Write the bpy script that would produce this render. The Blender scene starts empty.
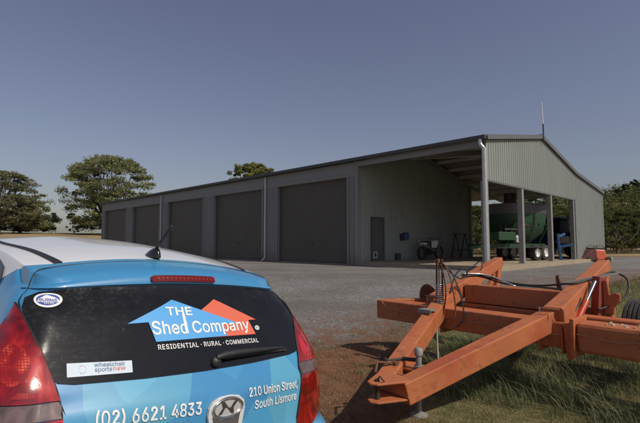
import bpy, bmesh, math, random
from mathutils import Vector, Matrix, noise
from mathutils.geometry import delaunay_2d_cdt
random.seed(7)
sc = bpy.context.scene
COL = sc.collection
R = math.radians

# ------------------------------------------------------------------ camera, sky, sun, exposure
EYE = .96                                    # camera height over the yard in front of the shed
cam = bpy.data.cameras.new('camera'); cam_o = bpy.data.objects.new('camera', cam); COL.objects.link(cam_o)
cam.sensor_width = 36; cam.lens = 446/640*36; cam.clip_start = .05; cam.clip_end = 3000
cam_o.location = (0, 0, EYE); cam_o.rotation_euler = (R(90+4.117), 0, 0)
sc.camera = cam_o

SUN_AZ = (.78, -.63); SUN_EL = 47            # where the sun stands, seen from above
sdir = Vector((SUN_AZ[0], SUN_AZ[1], 0)).normalized()
sdir = Vector((sdir.x*math.cos(R(SUN_EL)), sdir.y*math.cos(R(SUN_EL)), math.sin(R(SUN_EL))))
sun = bpy.data.lights.new('sun', 'SUN'); sun.energy = 4.4; sun.angle = R(.53); sun.color = (1, .925, .80)
sun_o = bpy.data.objects.new('sun', sun); COL.objects.link(sun_o)
sun_o.rotation_euler = sdir.to_track_quat('Z', 'Y').to_euler(); sun_o.location = (20, -5, 30)
w = bpy.data.worlds.new('World'); sc.world = w; w.use_nodes = True
nt = w.node_tree; nt.nodes.clear()
sky = nt.nodes.new('ShaderNodeTexSky'); sky.sky_type = 'NISHITA'; sky.sun_disc = False
sky.sun_elevation = R(SUN_EL); sky.sun_rotation = math.atan2(sdir.x, sdir.y)
sky.air_density = 1.25; sky.dust_density = 1.5; sky.ozone_density = 4.0; sky.altitude = 100
hs = nt.nodes.new('ShaderNodeHueSaturation'); hs.inputs['Saturation'].default_value = .80; hs.inputs['Hue'].default_value = .513
tint = nt.nodes.new('ShaderNodeMix'); tint.data_type = 'RGBA'; tint.blend_type = 'MULTIPLY'; tint.inputs[0].default_value = 1; tint.inputs[7].default_value = (1.05, .98, .99, 1)
bg = nt.nodes.new('ShaderNodeBackground'); bg.inputs['Strength'].default_value = .098
wo = nt.nodes.new('ShaderNodeOutputWorld')
nt.links.new(sky.outputs[0], hs.inputs['Color']); nt.links.new(hs.outputs[0], tint.inputs[6]); nt.links.new(tint.outputs[2], bg.inputs[0]); nt.links.new(bg.outputs[0], wo.inputs[0])
sc.view_settings.view_transform = 'Standard'; sc.view_settings.look = 'None'; sc.view_settings.gamma = 1
sc.view_settings.use_curve_mapping = False
sc.view_settings.exposure = -.45

# ------------------------------------------------------------------ helpers
def tag(o, label=None, cat=None, group=None, kind=None):
    if label: o['label'] = label
    if cat: o['category'] = cat
    if group: o['group'] = group
    if kind: o['kind'] = kind
    return o
def empty(name, loc=(0, 0, 0), rz=0, label=None, cat=None, group=None, matrix=None):
    o = bpy.data.objects.new(name, None); COL.objects.link(o); o.empty_display_size = .2
    if matrix is not None: o.matrix_world = matrix
    else: o.location = loc; o.rotation_euler = (0, 0, rz)
    return tag(o, label, cat, group)
class MB:
    def __init__(s): s.v = []; s.f = []; s.m = []; s.mi = 0
    def quad(s, a, b, c, d):
        n = len(s.v); s.v += [tuple(a), tuple(b), tuple(c), tuple(d)]; s.f.append((n, n+1, n+2, n+3)); s.m.append(s.mi)
    def tri(s, a, b, c):
        n = len(s.v); s.v += [tuple(a), tuple(b), tuple(c)]; s.f.append((n, n+1, n+2)); s.m.append(s.mi)
    def grid(s, rows, closed=False):
        n = len(s.v); w_ = len(rows[0])
        for r in rows: s.v += [tuple(p) for p in r]
        for i in range(len(rows)-1):
            for j in range(w_ if closed else w_-1):
                k = (j+1) % w_
                s.f.append((n+i*w_+j, n+i*w_+k, n+(i+1)*w_+k, n+(i+1)*w_+j)); s.m.append(s.mi)
    def hexa(s, p):                       # 8 corners: bottom 0-3, top 4-7
        n = len(s.v); s.v += [tuple(q) for q in p]
        for q in ((3, 2, 1, 0), (4, 5, 6, 7), (0, 1, 5, 4), (1, 2, 6, 5), (2, 3, 7, 6), (3, 0, 4, 7)):
            s.f.append(tuple(n+i for i in q)); s.m.append(s.mi)
    def box(s, x0, x1, y0, y1, z0, z1):
        s.hexa([(x0, y0, z0), (x1, y0, z0), (x1, y1, z0), (x0, y1, z0), (x0, y0, z1), (x1, y0, z1), (x1, y1, z1), (x0, y1, z1)])
    def beam(s, p, q, wd, ht, up=(0, 0, 1), w2=None, h2=None):
        p = Vector(p); q = Vector(q); d = (q-p).normalized(); up = Vector(up)
        sd = d.cross(up).normalized(); u = sd.cross(d).normalized()
        w2 = wd if w2 is None else w2; h2 = ht if h2 is None else h2
        c = []
        for pt, a, b in ((p, wd, ht), (q, w2, h2)):
            c += [pt-sd*a/2-u*b/2, pt+sd*a/2-u*b/2, pt+sd*a/2+u*b/2, pt-sd*a/2+u*b/2]
        s.hexa(c)
    def tube(s, pts, r, n=8, caps=True):
        pts = [Vector(p) for p in pts]; rs = r if isinstance(r, (list, tuple)) else [r]*len(pts)
        rows = []; ref = None
        for i, p in enumerate(pts):
            d = (pts[min(i+1, len(pts)-1)]-pts[max(i-1, 0)]).normalized()
            if ref is None:
                ref = d.cross(Vector((0, 0, 1)))
                if ref.length < .05: ref = d.cross(Vector((1, 0, 0)))
            ref = (ref-d*ref.dot(d)).normalized(); b = d.cross(ref)
            rows.append([p+(ref*math.cos(2*math.pi*k/n)+b*math.sin(2*math.pi*k/n))*rs[i] for k in range(n)])
        n0 = len(s.v); s.grid(rows, True)
        if caps:
            s.f.append(tuple(range(n0+n-1, n0-1, -1))); s.m.append(s.mi)
            e = n0+(len(rows)-1)*n; s.f.append(tuple(range(e, e+n))); s.m.append(s.mi)
    def lathe(s, c, axis, prof, n=24):     # prof: (distance along the axis, radius)
        c = Vector(c); a = Vector(axis).normalized(); r = a.cross(Vector((0, 0, 1)))
        if r.length < .05: r = a.cross(Vector((1, 0, 0)))
        r.normalize(); b = a.cross(r)
        rows = [[c+a*t+(r*math.cos(2*math.pi*k/n)+b*math.sin(2*math.pi*k/n))*max(q, 1e-4) for k in range(n)] for t, q in prof]
        s.grid(rows, True)
    def build(s, name, mats, parent=None, smooth=False, bevel=0, world=False, fix=True):
        me = bpy.data.meshes.new(name); me.from_pydata(s.v, [], s.f)
        for m in (mats if isinstance(mats, (list, tuple)) else [mats]): me.materials.append(m)
        for p, mi in zip(me.polygons, s.m): p.material_index = mi
        if fix:
            bm = bmesh.new(); bm.from_mesh(me); bmesh.ops.recalc_face_normals(bm, faces=bm.faces); bm.to_mesh(me); bm.free()
        if smooth:
            for p in me.polygons: p.use_smooth = True
            if smooth != 'all': me.set_sharp_from_angle(angle=R(38 if smooth is True else smooth))
        me.update()
        o = bpy.data.objects.new(name, me); COL.objects.link(o)
        if parent: o.parent = parent
        if bevel:
            b = o.modifiers.new('bevel', 'BEVEL'); b.width = bevel; b.segments = 2; b.limit_method = 'ANGLE'; b.angle_limit = R(40)
        return o
def arc(p0, p1, p2, n=10):
    p0, p1, p2 = Vector(p0), Vector(p1), Vector(p2)
    return [p0*(1-t)**2+p1*2*t*(1-t)+p2*t*t for t in [i/n for i in range(n+1)]]
def crv(pts, n=6):
    pts = [Vector(p) for p in pts]; out = []
    for i in range(len(pts)-1):
        a, b, c, d = pts[max(i-1, 0)], pts[i], pts[i+1], pts[min(i+2, len(pts)-1)]
        for k in range(n):
            t = k/n
            out.append(.5*((2*b)+(-a+c)*t+(2*a-5*b+4*c-d)*t*t+(-a+3*b-3*c+d)*t**3))
    out.append(pts[-1]); return out
def copy_tree(o, parent=None):
    c = o.copy(); COL.objects.link(c); c.parent = parent
    for ch in list(o.children): copy_tree(ch, c)
    return c

# ------------------------------------------------------------------ materials
def nmat(name): 
    m = bpy.data.materials.new(name); m.use_nodes = True
    t = m.node_tree; b = t.nodes['Principled BSDF']; return m, t, b
def N(t, kind, **kw):
    n = t.nodes.new(kind)
    for k, v in kw.items():
        if k in n.inputs: n.inputs[k].default_value = v
        else: setattr(n, k, v)
    return n
def ramp(t, src, stops):
    r = t.nodes.new('ShaderNodeValToRGB'); t.links.new(src, r.inputs[0])
    e = r.color_ramp.elements
    while len(e) > 1: e.remove(e[-1])
    e[0].position = stops[0][0]; e[0].color = (*stops[0][1], 1)
    for p, c in stops[1:]:
        q = e.new(p); q.color = (*c, 1)
    return r
def mix(t, fac, a, b, mode='MIX'):
    m = t.nodes.new('ShaderNodeMix'); m.data_type = 'RGBA'; m.blend_type = mode
    for sock, val in ((m.inputs[0], fac), (m.inputs[6], a), (m.inputs[7], b)):
        if hasattr(val, 'is_linked'): t.links.new(val, sock)
        elif isinstance(val, tuple): sock.default_value = (*val, 1) if len(val) == 3 else val
        else: sock.default_value = val
    return m.outputs[2]
def paint(name, col, rough=.5, metal=0, var=.12, scale=3., dirt=None, dirt_amt=.3, bump=0, bscale=60, coat=0, spec=.5, stretch=None, dscale=None):
    m, t, b = nmat(name)
    tc = N(t, 'ShaderNodeTexCoord'); src = tc.outputs['Object']
    if stretch:
        mp = N(t, 'ShaderNodeMapping'); mp.inputs['Scale'].default_value = stretch; t.links.new(src, mp.inputs[0]); src = mp.outputs[0]
    n1 = N(t, 'ShaderNodeTexNoise', Scale=scale, Detail=6, Roughness=.6); t.links.new(src, n1.inputs['Vector'])
    c0 = tuple(max(0, c*(1-var)) for c in col); c1 = tuple(c*(1+var) for c in col)
    out = ramp(t, n1.outputs[0], [(.3, c0), (.7, c1)]).outputs[0]
    if dirt:
        n2 = N(t, 'ShaderNodeTexNoise', Scale=dscale or scale*2.7, Detail=9, Roughness=.7); t.links.new(src, n2.inputs['Vector'])
        f = ramp(t, n2.outputs[0], [(.62-.3*dirt_amt, (0, 0, 0)), (.72-.1*dirt_amt, (1, 1, 1))]).outputs[0]
        out = mix(t, f, out, dirt)
    t.links.new(out, b.inputs['Base Color'])
    b.inputs['Roughness'].default_value = rough; b.inputs['Metallic'].default_value = metal
    b.inputs['Coat Weight'].default_value = coat; b.inputs['Specular IOR Level'].default_value = spec
    if bump:
        n3 = N(t, 'ShaderNodeTexNoise', Scale=bscale, Detail=4); t.links.new(tc.outputs['Object'], n3.inputs['Vector'])
        bp = N(t, 'ShaderNodeBump', Strength=bump, Distance=.01); t.links.new(n3.outputs[0], bp.inputs['Height']); t.links.new(bp.outputs[0], b.inputs['Normal'])
    return m
def leafmat(name, c0, c1, c2, trans=.42):
    m, t, b = nmat(name)
    g = N(t, 'ShaderNodeNewGeometry'); 
    r = ramp(t, g.outputs['Random Per Island'], [(0, c0), (.5, c1), (1, c2)])
    t.links.new(r.outputs[0], b.inputs['Base Color']); b.inputs['Roughness'].default_value = .55
    b.inputs['Specular IOR Level'].default_value = .3
    tr = N(t, 'ShaderNodeBsdfTranslucent'); t.links.new(r.outputs[0], tr.inputs[0])
    mx = N(t, 'ShaderNodeMixShader'); mx.inputs[0].default_value = trans
    o = t.nodes['Material Output']; t.links.new(b.outputs[0], mx.inputs[1]); t.links.new(tr.outputs[0], mx.inputs[2]); t.links.new(mx.outputs[0], o.inputs[0])
    return m
M = {}
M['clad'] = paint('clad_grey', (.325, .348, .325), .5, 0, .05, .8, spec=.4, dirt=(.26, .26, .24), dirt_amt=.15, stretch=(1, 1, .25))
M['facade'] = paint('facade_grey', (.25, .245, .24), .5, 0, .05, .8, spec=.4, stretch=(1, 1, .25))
M['trim'] = paint('dark_trim', (.065, .067, .07), .5, 0, .08, 2)
M['barge'] = paint('grey_barge', (.13, .132, .135), .5, 0, .08, 2)
M['door'] = paint('roller_door_charcoal', (.086, .074, .060), .5, 0, .12, .5, dirt=(.092, .082, .07), dirt_amt=.3, stretch=(1, 1, .4))
M['galv'] = paint('galvanised', (.58, .58, .57), .34, .75, .12, 6)
M['galv_dull'] = paint('galvanised_dull', (.27, .265, .25), .6, .25, .12, 4)
M['concrete'] = paint('concrete', (.33, .265, .185), .9, 0, .15, 1.5, dirt=(.30, .20, .13), dirt_amt=.4, bump=.2)
M['pvc'] = paint('white_pipe', (.60, .60, .60), .45, 0, .04)
M['white'] = paint('white_paint', (.75, .75, .74), .4, 0, .04)
M['black'] = paint('black_plastic', (.02, .02, .021), .5, 0, .2, 8)
M['rubber'] = paint('rubber', (.035, .034, .033), .85, 0, .25, 12, dirt=(.12, .08, .055), dirt_amt=.35, bump=.3)
M['steel_dark'] = paint('dark_steel', (.06, .055, .05), .55, .4, .3, 8)
M['rust'] = paint('rusty_steel', (.17, .075, .04), .85, 0, .3, 14, dirt=(.09, .045, .03), dirt_amt=.5, bump=.4)
M['green'] = paint('green_paint', (.015, .06, .025), .5, 0, .15, 3, dirt=(.06, .06, .035), dirt_amt=.3)
M['grey_hop'] = paint('grey_hopper', (.11, .11, .125), .6, .1, .1, 2)
M['blue'] = paint('blue_paint', (.025, .085, .21), .45, 0, .1, 3)
M['bark'] = paint('bark', (.16, .13, .10), .95, 0, .3, 6, bump=.5, bscale=20, stretch=(1, 1, .3))
def splash(m, h, col, amt):
    """red dust thrown up against the foot of the walls, and faint streaks down the sheets"""
    t = m.node_tree; b = t.nodes['Principled BSDF']; src = b.inputs['Base Color'].links[0].from_socket
    tc = N(t, 'ShaderNodeTexCoord'); sp = N(t, 'ShaderNodeSeparateXYZ'); t.links.new(tc.outputs['Object'], sp.inputs[0])
    n = N(t, 'ShaderNodeTexNoise', Scale=2.5, Detail=8, Roughness=.7); t.links.new(tc.outputs['Object'], n.inputs['Vector'])
    a = t.nodes.new('ShaderNodeMath'); a.operation = 'MULTIPLY_ADD'; t.links.new(n.outputs[0], a.inputs[0]); a.inputs[1].default_value = -1.4*h; t.links.new(sp.outputs[2], a.inputs[2])
    r = N(t, 'ShaderNodeMapRange'); t.links.new(a.outputs[0], r.inputs[0]); r.inputs[1].default_value = -.75*h; r.inputs[2].default_value = .25*h; r.inputs[3].default_value = amt; r.inputs[4].default_value = 0
    o = mix(t, r.outputs[0], src, col)
    mp = N(t, 'ShaderNodeMapping'); mp.inputs['Scale'].default_value = (6, 6, .25); t.links.new(tc.outputs['Object'], mp.inputs[0])
    n2 = N(t, 'ShaderNodeTexNoise', Scale=1.0, Detail=6, Roughness=.7); t.links.new(mp.outputs[0], n2.inputs['Vector'])
    o = mix(t, ramp(t, n2.outputs[0], [(.5, (0, 0, 0)), (.75, (.16, .16, .16))]).outputs[0], o, tuple(c*.9 for c in col))
    t.links.new(o, b.inputs['Base Color'])
splash(M['clad'], .5, (.26, .19, .14), .5); splash(M['facade'], .6, (.22, .15, .10), .6); splash(M['door'], .7, (.16, .11, .08), .55)
# ------------------------------------------------------------------ the ground
def ss(a, b, x):
    t = min(1, max(0, (x-a)/(b-a))); return t*t*(3-2*t)
CARM = Matrix(((-.7235, -.6866, .07157, -.4397), (.68974, -.72326, .03397, 1.7391), (.02844, .07394, .99686, -1.5375+EYE), (0, 0, 0, 1)))
def far_z(x, y):
    z = -.62+.62*ss(5.0, 14.5, y+.12*x)
    d = math.hypot(x, y); a = math.atan2(x, max(y, .01))
    lw = ss(-.15, -.42, a)                                     # the paddock behind, to the left, climbs
    z += lw*ss(46, 72, d)*(1.25+.0165*min(d, 400))
    hx, hy = x-185, y-215
    z += 28.5*math.exp(-(hx*hx/(2*75**2)+hy*hy/(2*40**2)))
    return z
def car_z(x, y):
    # the plane the car's wheels stand on
    n = CARM.col[2].xyz; p = CARM.col[3].xyz
    return p.z-(n.x*(x-p.x)+n.y*(y-p.y))/n.z
def gz(x, y):
    cx_, cy_ = -1.75, 3.0
    d = math.hypot(x-cx_, y-cy_); w_ = 1-ss(1.9, 2.95, d)
    z = far_z(x, y)*(1-w_)+car_z(x, y)*w_ if w_ > 0 else far_z(x, y)
    if -12 < x < 14 and -3 < y < 14.0:
        z += .02*noise.noise(Vector((x*.9, y*.9, 0)))*(1-ss(11, 14, y))
    return z
def seg(xs, y):
    for (a, b), (c, d) in zip(xs, xs[1:]):
        if y <= c: return b+(d-b)*(y-a)/(c-a)
    return xs[-1][1]
GB = [(-60, 4.2), (-6, 5.2), (0, 6.6), (1.2, 7.3), (3, 8.6), (5, 10.0), (8.4, 12.2), (14, 15.5), (20, 19), (60, 35)]
def lines(lo, hi, s, a, b, g):
    v = []; x = lo
    while x < hi: v.append(x); x += s
    v.append(hi); st = s; x = hi
    while x < b: st *= g; x += st; v.append(x)
    st = s; x = lo
    while x > a: st *= g; x -= st; v.insert(0, x)
    return v
XS = lines(-7, 11, .13, -900, 900, 1.13); YS = lines(-1, 18, .13, -60, 1400, 1.1)
def fields(x, y):
    yb = seg(GB, x)
    grav = (y-yb)                                               # metres into the gravel
    grav = min(grav, 33.5-y+.25*(x-20)) if x > 5 else grav
    if x < -27: grav = min(grav, 60-math.hypot(x, y))
    grass = min(x-.95-.25*(y-4.3), yb-y-.25) if y < yb else -1    # mown grass round the trailer
    if y > 33.5+.25*(x-20) and x > 5: grass = 3
    if math.hypot(x, y) > 60: grass = 3
    if x < -20 and math.hypot(x, y) > 48: grass = 3
    return grav, grass
g = MB(); g.grid([[(x, y, gz(x, y)) for x in XS] for y in YS])
mg, t, b = nmat('ground_mix')
at = N(t, 'ShaderNodeAttribute'); at.attribute_name = 'zone'
sep = N(t, 'ShaderNodeSeparateColor'); t.links.new(at.outputs['Color'], sep.inputs[0])
tc = N(t, 'ShaderNodeTexCoord'); oc = tc.outputs['Object']
def noi(s, d=8, r=.6, v=None):
    n = N(t, 'ShaderNodeTexNoise', Scale=s, Detail=d, Roughness=r); t.links.new(v or oc, n.inputs['Vector']); return n.outputs[0]
def math_(op, a, b_=None):
    m = t.nodes.new('ShaderNodeMath'); m.operation = op
    for i, v in enumerate((a, b_)):
        if v is None: continue
        if hasattr(v, 'is_linked'): t.links.new(v, m.inputs[i])
        else: m.inputs[i].default_value = v
    return m.outputs[0]
big = noi(.7, 6); mid = noi(3.5, 8, .7); fine = noi(28, 6, .7); tiny = noi(110, 4, .7)
vor = N(t, 'ShaderNodeTexVoronoi', Scale=44); t.links.new(oc, vor.inputs['Vector'])
vor2 = N(t, 'ShaderNodeTexVoronoi', Scale=90); t.links.new(oc, vor2.inputs['Vector'])
vs = N(t, 'ShaderNodeSeparateColor'); t.links.new(vor.outputs['Color'], vs.inputs[0])
gcol = ramp(t, vs.outputs[0], [(0, (.115, .112, .108)), (.5, (.215, .21, .204)), (.85, (.31, .304, .295)), (1, (.40, .385, .36))]).outputs[0]
gcol = mix(t, ramp(t, big, [(.4, (0, 0, 0)), (.7, (.7, .7, .7))]).outputs[0], gcol, (.135, .112, .092))
gcol = mix(t, ramp(t, mid, [(.45, (0, 0, 0)), (.75, (.55, .55, .55))]).outputs[0], gcol, (.24, .23, .215))
dcol = ramp(t, mid, [(.25, (.14, .062, .034)), (.5, (.235, .108, .06)), (.75, (.31, .17, .105))]).outputs[0]
dcol = mix(t, ramp(t, tiny, [(.45, (0, 0, 0)), (.7, (.6, .6, .6))]).outputs[0], dcol, (.13, .062, .036))
scol = ramp(t, noi(6, 9, .75), [(.25, (.080, .085, .028)), (.42, (.15, .145, .052)), (.56, (.26, .22, .10)), (.68, (.24, .15, .08)), (.8, (.22, .11, .06))]).outputs[0]
scol = mix(t, ramp(t, tiny, [(.35, (0, 0, 0)), (.7, (.7, .7, .7))]).outputs[0], scol, (.10, .09, .04))
def mask(ch, amp, soft):
    v = math_('ADD', ch, math_('MULTIPLY', math_('SUBTRACT', big, .5), amp))
    v = math_('ADD', v, math_('MULTIPLY', math_('SUBTRACT', mid, .5), amp*.8))
    v = math_('ADD', v, math_('MULTIPLY', math_('SUBTRACT', fine, .5), amp*.5))
    mr = N(t, 'ShaderNodeMapRange'); mr.inputs[1].default_value = .5-soft; mr.inputs[2].default_value = .5+soft
    t.links.new(v, mr.inputs[0]); return mr.outputs[0]
base = mix(t, mask(sep.outputs[1], .5, .09), dcol, scol)
ln0 = N(t, 'ShaderNodeVectorMath'); ln0.operation = 'LENGTH'; t.links.new(oc, ln0.inputs[0]); fm = N(t, 'ShaderNodeMapRange'); fm.inputs[1].default_value = 34; fm.inputs[2].default_value = 48; t.links.new(ln0.outputs['Value'], fm.inputs[0])
straw = ramp(t, noi(.12, 6, .7), [(.3, (.15, .12, .05)), (.5, (.30, .22, .12)), (.7, (.36, .27, .16))]).outputs[0]
base = mix(t, fm.outputs[0], base, straw)
band = N(t, 'ShaderNodeMapping'); band.inputs['Scale'].default_value = (.10, .42, .1); band.inputs['Rotation'].default_value = (0, 0, .25); t.links.new(oc, band.inputs[0])
trk = noi(1.0, 7, .65, band.outputs[0])
gcol = mix(t, ramp(t, trk, [(.42, (0, 0, 0)), (.66, (.62, .62, .62))]).outputs[0], gcol, (.125, .105, .088))
dm = N(t, 'ShaderNodeMapRange'); dm.inputs[1].default_value = .65; dm.inputs[2].default_value = 1.0; dm.inputs[3].default_value = .95; dm.inputs[4].default_value = 0; t.links.new(sep.outputs[0], dm.inputs[0])
gcol = mix(t, math_('MULTIPLY', dm.outputs[0], ramp(t, mid, [(.38, (0, 0, 0)), (.56, (1, 1, 1))]).outputs[0]), gcol, (.19, .105, .068))
base = mix(t, mask(sep.outputs[0], .45, .12), base, gcol)
t.links.new(base, b.inputs['Base Color']); b.inputs['Roughness'].default_value = .95; b.inputs['Specular IOR Level'].default_value = .15
h = math_('ADD', math_('MULTIPLY', vor.outputs['Distance'], -.9), math_('MULTIPLY', fine, 1.2)); h = math_('ADD', h, math_('MULTIPLY', tiny, .7))
bp = N(t, 'ShaderNodeBump', Strength=.75, Distance=.02)
ln = N(t, 'ShaderNodeVectorMath'); ln.operation = 'LENGTH'; t.links.new(oc, ln.inputs[0]); bf = N(t, 'ShaderNodeMapRange'); bf.inputs[1].default_value = 10; bf.inputs[2].default_value = 45; bf.inputs[3].default_value = .75; bf.inputs[4].default_value = .05; t.links.new(ln.outputs['Value'], bf.inputs[0]); t.links.new(bf.outputs[0], bp.inputs['Strength']); t.links.new(h, bp.inputs['Height']); t.links.new(bp.outputs[0], b.inputs['Normal'])
go = g.build('ground', mg, smooth='all', fix=False); tag(go, kind='structure')
ca = go.data.color_attributes.new('zone', 'FLOAT_COLOR', 'POINT')
for i, v in enumerate(go.data.vertices):
    a_, s_ = fields(v.co.x, v.co.y)
    ca.data[i].color = (min(1, max(0, .5+a_*(.35 if a_ < .3 else .16)+(.057 if a_ >= .3 else 0))), min(1, max(0, .5+s_*.35)), 0, 1)
# ------------------------------------------------------------------ the shed (local: x along the front, y into the depth)
SH = Matrix.Translation((5.87, 15.70, 0)) @ Matrix.Rotation(R(-45), 4, 'Z')
shed = empty('farm_shed', matrix=SH, label='long grey steel farm shed with five charcoal roller doors and an open machinery bay', cat='shed')
L_ = 37.6; XW = -5.9; D1, D2 = 10.6, 15.9; RX = .10
def rz_(y):
    if y < 5.7: return 4.80+(y/5.7)*.97
    if y < D1: return 5.77-(y-5.7)/(D1-5.7)*1.08
    return 4.69-(y-D1)/(D2-D1)*.60
def ribs(mb, p0, p1, out, zlo, zhi, pitch=.2, dep=.036, kinks=()):
    """wall cladding: upright trapezoid ribs from p0 to p1 (plan), standing proud towards out"""
    p0 = Vector((*p0, 0)); p1 = Vector((*p1, 0)); d = p1-p0; Ln = d.length; d.normalize(); o = Vector((*out, 0)).normalized()
    n = max(1, round(Ln/pitch)); pt = Ln/n; prof = []
    for i in range(n):
        b0 = i*pt
        prof += [(b0, 0), (b0+pt*.40, 0), (b0+pt*.43, dep*.25), (b0+pt*.50, dep*.25), (b0+pt*.53, 0), (b0+pt*.76, 0), (b0+pt*.83, dep), (b0+pt*.93, dep)]
    prof.append((Ln, 0))
    for k in kinks: prof.append((k, 0))
    prof.sort()
    zl = zlo if callable(zlo) else (lambda t: zlo); zh = zhi if callable(zhi) else (lambda t: zhi)
    mb.grid([[p0+d*t+o*q+Vector((0, 0, zl(t))) for t, q in prof], [p0+d*t+o*q+Vector((0, 0, zh(t))) for t, q in prof]])
# slab
m = MB(); m.box(XW-.02, .42, -.015, D2, -.25, .155); m.build('concrete_slab', M['concrete'], shed, bevel=.01)
m = MB(); m.box(-L_+.02, XW-.13, .02, D1, -.25, .03); m.build('footing', M['concrete'], shed)
# doors: (left edge, right edge) along x
DO = []
cx0 = -9.03
for i in range(5):
    c = cx0-6.32*i; DO.append((c-2.5, c+2.5))
DH = 4.0
m = MB()                                                        # front wall: piers and header
edges = [-L_]+[e for d in reversed(DO) for e in d]+[XW]
for a, b_ in zip(edges[::2], edges[1::2]):
    ribs(m, (a, 0), (b_, 0), (0, -1), 0.01, DH, .19)
ribs(m, (-L_, -.002), (XW, -.002), (0, -1), DH, 4.66, 99, 0)
m.build('front_cladding', M['facade'], shed, fix=False)
m = MB()
for a, b_ in DO:                                                # jamb returns and door head
    m.box(a-.003, a+.012, .0, .26, 0, DH); m.box(b_-.012, b_+.003, .0, .26, 0, DH); m.box(a, b_, .0, .26, DH-.012, DH+.004)
    m.box(a-.10, a-.003, -.045, -.003, 0, DH+.10); m.box(b_+.003, b_+.10, -.045, -.003, 0, DH+.10); m.box(a-.003, b_+.003, -.045, -.003, DH, DH+.10)
m.build('door_trim', M['facade'], shed)
def door_mesh():
    m = MB(); rows = []; z = .03; p = .095
    while z < DH:
        for q, dz in ((0, 0), (.004, .02), (.006, .045), (.004, .07), (0, .088)):
            rows.append([(-2.49, -q, z+dz), (2.49, -q, z+dz)])
        z += p
    m.grid(rows); return m
d0 = None
for i, (a, b_) in enumerate(DO):
    if d0 is None:
        d0 = door_mesh().build('roller_door', M['door'], shed, fix=False); o = d0
        m = MB(); m.box(-2.49, 2.49, -.03, .03, .032, .11); m.build('bottom_rail', M['trim'], d0)
        m = MB(); m.box(-.11, .11, -.045, -.018, .98, 1.04); m.build('handle', M['trim'], d0)
    else: o = copy_tree(d0, shed)
    o.location = ((a+b_)/2, .16, 0)
    if i == 3: o['label'] = 'roller door second from the far end of the shed'
# dividing wall of the machinery bay, seen from inside the bay, and the corner strip
m = MB(); ribs(m, (XW, .0), (XW, D1), (1, 0), .0, lambda t: rz_(t)-.12, .2, .045, kinks=(5.7,)); m.build('bay_cladding', M['clad'], shed, fix=False)
m = MB(); m.box(XW-.18, XW+.035, -.035, .02, .005, 4.66); m.box(XW+.003, XW+.035, .02, .17, .005, 4.66); m.build('corner_trim', M['facade'], shed)
m = MB(); m.box(-L_, -L_+.03, 0, D1, 0, 4.6); m.box(-L_, XW, D1-.03, D1, 0, 4.5); m.box(-L_+.03, -L_+.05, 4.0, 6.9, 4.6, 5.5)
m.build('far_walls', M['clad'], shed)
# gable cladding over the opening and the closed lean-to end
m = MB()
ribs(m, (.0, .12), (.0, D1), (1, 0), 3.25, lambda t: rz_(t+.12)-.06, .2, .034, kinks=(5.58,))
ribs(m, (.0, D1-.25), (.0, D2), (1, 0), .02, lambda t: (rz_(t+D1-.25)-.06) if t > .25 else 3.252, .2, .034, kinks=(.249, .251))
m.build('gable_cladding', M['clad'], shed, fix=False)
m = MB(); m.box(-.03, .034, D2-.10, D2+.02, .0, rz_(D2)-.08); m.build('gable_corner_trim', M['clad'], shed)
m = MB(); m.box(-.12, .008, .1, D1-.25, 3.19, 3.248); m.box(-.15, .036, D1-.30, D1-.252, .16, 3.248); m.build('opening_trim', M['barge'], shed)
# columns of the bay
for y in (.12, 3.42, 6.84, 10.22):
    m = MB(); 
    m.box(-.20, -.004, y-.10, y+.10, .155, 3.19); m.box(-.16, -.02, y-.012, y+.012, 3.19, rz_(y)-.14)
    m.box(-.24, .03, y-.15, y+.15, .157, .175)
    m.build('column', M['galv_dull'], shed, bevel=.006)
for y in (10.45,):
    m = MB(); m.box(XW+.05, XW+.2, y-.08, y+.08, .155, rz_(y)-.2); m.build('column', M['galv_dull'], shed)
# rear columns of the lean-to
for x in (-.1, XW+.1):
    m = MB(); m.box(x-.07, x+.07, D2-.2, D2-.06, .155, rz_(D2)-.15); m.build('column', M['galv_dull'], shed)
# roof: sheeting with thickness, purlins and rafters under it
YR = [-.10, 5.7, D1, D2+.10]
m = MB()
for a, b_ in zip(YR, YR[1:]):
    za, zb = rz_(max(a, 0)) if a >= 0 else 4.80-.018, (rz_(b_) if b_ <= D2 else rz_(D2)-.012)
    xs = []; x = -L_-.08
    while x < RX-.01: xs += [(x, 0), (x+.12, 0), (x+.145, .035), (x+.175, .035), (x+.20, 0)]; x += .2
    xs.append((RX, 0))
    m.grid([[(x, a, za+q) for x, q in xs], [(x, b_, zb+q) for x, q in xs]])
roof = m.build('roof', M['barge'], shed, fix=False)
m = MB()
for a, b_ in zip(YR, YR[1:]): m.quad((-L_-.08, a, rz_(max(a, 0))-.016), (RX, a, rz_(max(a, 0))-.016), (RX, b_, rz_(min(b_, D2))-.016), (-L_-.08, b_, rz_(min(b_, D2))-.016))
m.build('roof_lining', paint('foil_lining', (.30, .29, .27), .5, .2, .06, 1), shed, fix=False)
m = MB(); m.box(-L_-.12, RX+.03, -.26, -.10, 4.655, 4.80); m.build('gutter', M['trim'], shed, bevel=.02)
m = MB(); m.box(XW+.035, -.17, -.05, .0, 4.42, 4.654); m.build('eave_beam', M['facade'], shed)
m = MB()
def barge(a, b_, w_=.05, h=.17):
    m.beam((RX+.0, a, rz_(a)-.045), (RX+.0, b_, rz_(b_)-.045), w_, h)
for a, b_ in ((-.0, 5.7), (5.7, D1-.001), (D1, D2+.09)): barge(a, b_)
bg_ = m.build('barge_capping', M['barge'], shed)
m = MB(); m.beam((-L_-.08, 5.7, 5.81), (RX, 5.7, 5.81), .3, .03); m.build('ridge_cap', M['barge'], shed)
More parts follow.
